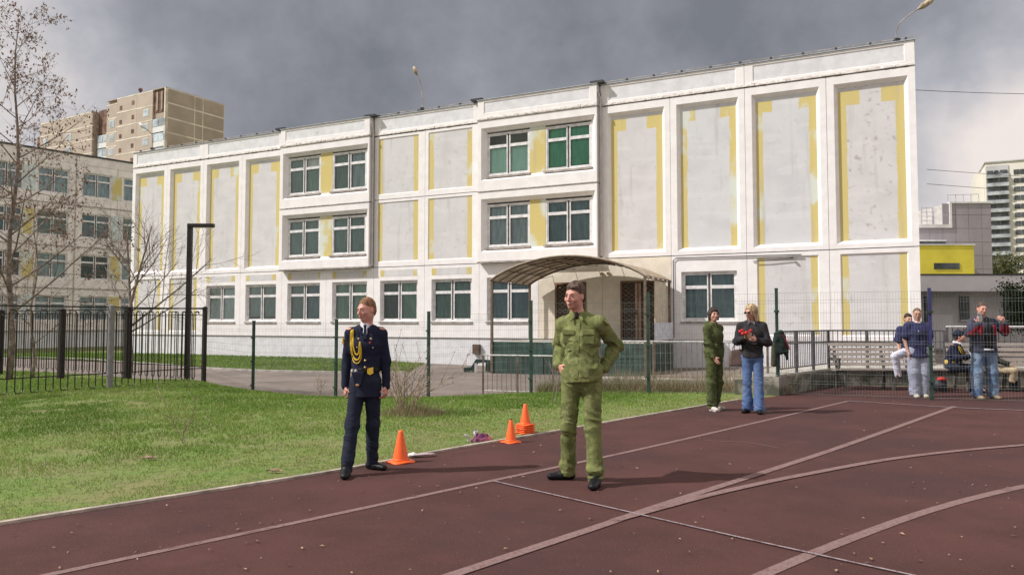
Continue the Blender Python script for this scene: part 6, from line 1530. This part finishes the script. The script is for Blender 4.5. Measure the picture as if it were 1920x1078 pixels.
sp = dict(res=.010, head=(R(18), R(-12), 0), hair='dark', top=M_navy, topname='tunic', trousers=M_navyt, bulk=.018, hem=-.2, collar=M_whitec, leg=(.092,.066,.052), cuff=.75, tights=cloth('brown_tights', (.085,.05,.04)), sit=True, shoes=M_blackc, skin=M_skin2, seed=51, w=.92)
root, J, Rm = person('cadet in navy uniform and cap seated on the bench, bent over something white', (gx, 15.62, 0), R(40), 1.74, jj, sp)
cc_ = J['head']; T = lambda x, y, z: cc_+Rm@A3(x, y, z)
S = Sdf(); S.ell(T(0,.02,.075), (.105,.118,.042), Rm, .02); S.ecap(T(0,.015,.035), T(0,.02,.06), (.088,.102), (.092,.106), Rm@A3(1,0,0), .02); S.ell(T(0,-.105,.035), (.055,.04,.010), Rm, .012); link('cap', S.mesh('cap', M_navy, .009), root)
hair_short(J['head'], Rm, 'hair', M_hair['dark'], root, .009, .006, .07)
for pts_ in ([(-.13,-.16,.95),(-.09,-.20,.82),(.02,-.21,.73)], [(-.10,-.17,.96),(-.04,-.21,.85),(.06,-.21,.76)]): MB().tube(catmull([tuple(p) for p in pts_], 5), .010, 6).build('yellow_cord', M_gold, root)
S = Sdf(); S.ecap((0,.03,.615), (0,.03,.635), (.155,.125), (.155,.125), (1,0,0), .01); link('belt', S.mesh('belt', mat('yellow_belt', (.55,.40,.12), .6), .009), root)
S = Sdf(); S.ell((-.155,-.09,.86), (.03,.02,.04), None, .01); link('sleeve_patch', S.mesh('sleeve_patch', bpy.data.materials['pale_patch'], .009), root)
w_ = wpos(root, (.03, -.36, .80)); o = crumple('gloves', M_whitec, tuple(w_), (.11,.07), .10, 3.3, 'white gloves held in the lap of the seated cadet', 'gloves', 14); o.rotation_euler = (R(60), 0, R(40))
MB().ball((0,0,0), .030, 8, 6).build('shoe_reflection_badge', M_gold, root, tuple(J['anB']+A3(.0,-.10,-.02))) if False else None
gx = at(1862, 600, 15.5).x
jj = seated(); jj.update(knA=(-.12,-.43,.50), anA=(-.02,-.38,.10), knB=(.12,-.42,.50), anB=(.17,-.45,.10), toeA=(.5,-1), toeB=(.3,-1), elA=(-.23,-.10,.72), wrA=(-.17,-.34,.64), hdA=(.1,-.9,-.3), palmA=(0,0,-1), elB=(.25,-.10,.72), wrB=(.15,-.33,.62), hdB=(0,-.9,-.2), palmB=(0,0,-1))
sp = dict(res=.011, head=(R(-5), 0, 0), hair='dark', top=cloth('dark_olive_jacket', (.045,.042,.035)), trousers=cloth('khaki_cloth', (.42,.34,.22), (.50,.41,.27)), bulk=.025, hem=-.2, collar=True, leg=(.105,.085,.070), cuff=.42, sit=True, shoes=M_blackc, boot=.17, seed=57)
root, J, Rm = person('person in khaki breeches, black boots and a dark jacket seated behind the stocky man', (gx, 15.6, 0), R(55), 1.60, jj, sp)
hair_short(J['head'], Rm, 'hair', M_hair['dark'], root, .010, .012, .078)
S = Sdf(); w0 = J['wrA']; d0 = unit(J['wrA']-J['elA']); S.cap(w0-d0*.05, w0+d0*.01, .046, .044, .01); link('white_cuff', S.mesh('white_cuff', M_whitec, .010), root)
gx = at(1946, 600, 15.5).x
jj = seated(); jj.update(elA=(-.26,-.12,.70), wrA=(-.10,-.33,.66), hdA=(.5,-.7,0), elB=(.25,-.1,.70), wrB=(.1,-.33,.66), palmA=(0,0,-1), palmB=(0,0,-1), hdB=(-.5,-.7,0))
sp = dict(res=.012, head=(R(-10), 0, 0), hair='fair', top=cloth('pink_beige_jacket', (.62,.42,.36)), trousers=cloth('dark_grey_trousers', (.05,.05,.055)), bulk=.03, hem=-.2, leg=(.10,.08,.07), sit=True, seed=61)
root, J, Rm = person('person in a pinkish beige jacket seated at the very right edge', (gx+.10, 15.5, 0), R(0), 1.62, jj, sp)
hair_short(J['head'], Rm, 'hair', M_hair['fair'], root, .012, .014, .078)
# ------------------------------------------------ jacket hung on the fence post
p5 = FENCE[5]
S = Sdf(); X0 = p5[0]; Y0 = p5[1]-.09
S.ecap((.0,0,1.22), (.05,0,.86), (.10,.045), (.15,.055), (1,0,0), .04); S.ecap((.02,-.02,1.25), (.14,0,.92), (.045,.04), (.065,.04), (1,0,0), .03); S.ecap((-.05,.0,1.16), (-.10,0,.60), (.045,.04), (.055,.035), (1,0,0), .02); S.cap((.13,0,.95), (.155,0,.72), .042, .036, .02)
S.plane((0,0,.48), (0,0,-1))
M_hj = cloth('dark_green_jacket', (.020,.034,.030), (.03,.045,.035))
o = link('hung_jacket', S.mesh('hung_jacket', M_hj, .009, folds(.010, 6)), None, (X0, Y0, 0)); o['label'] = 'dark jacket with red trim hung over the mesh fence post near the blonde woman'; o['category'] = 'jacket'
MB().tube([(.06,-.05,1.20),(.13,-.06,1.05),(.19,-.055,.90)], .010, 5).build('red_trim', M_redc, o)
S = Sdf(); S.ecap((-.10,-.01,1.0), (-.115,-.01,.60), (.052,.035), (.058,.035), (1,0,0), .02); link('olive_sleeve', S.mesh('olive_sleeve', cloth('grey_olive_lining', (.085,.085,.06)), .009), o)
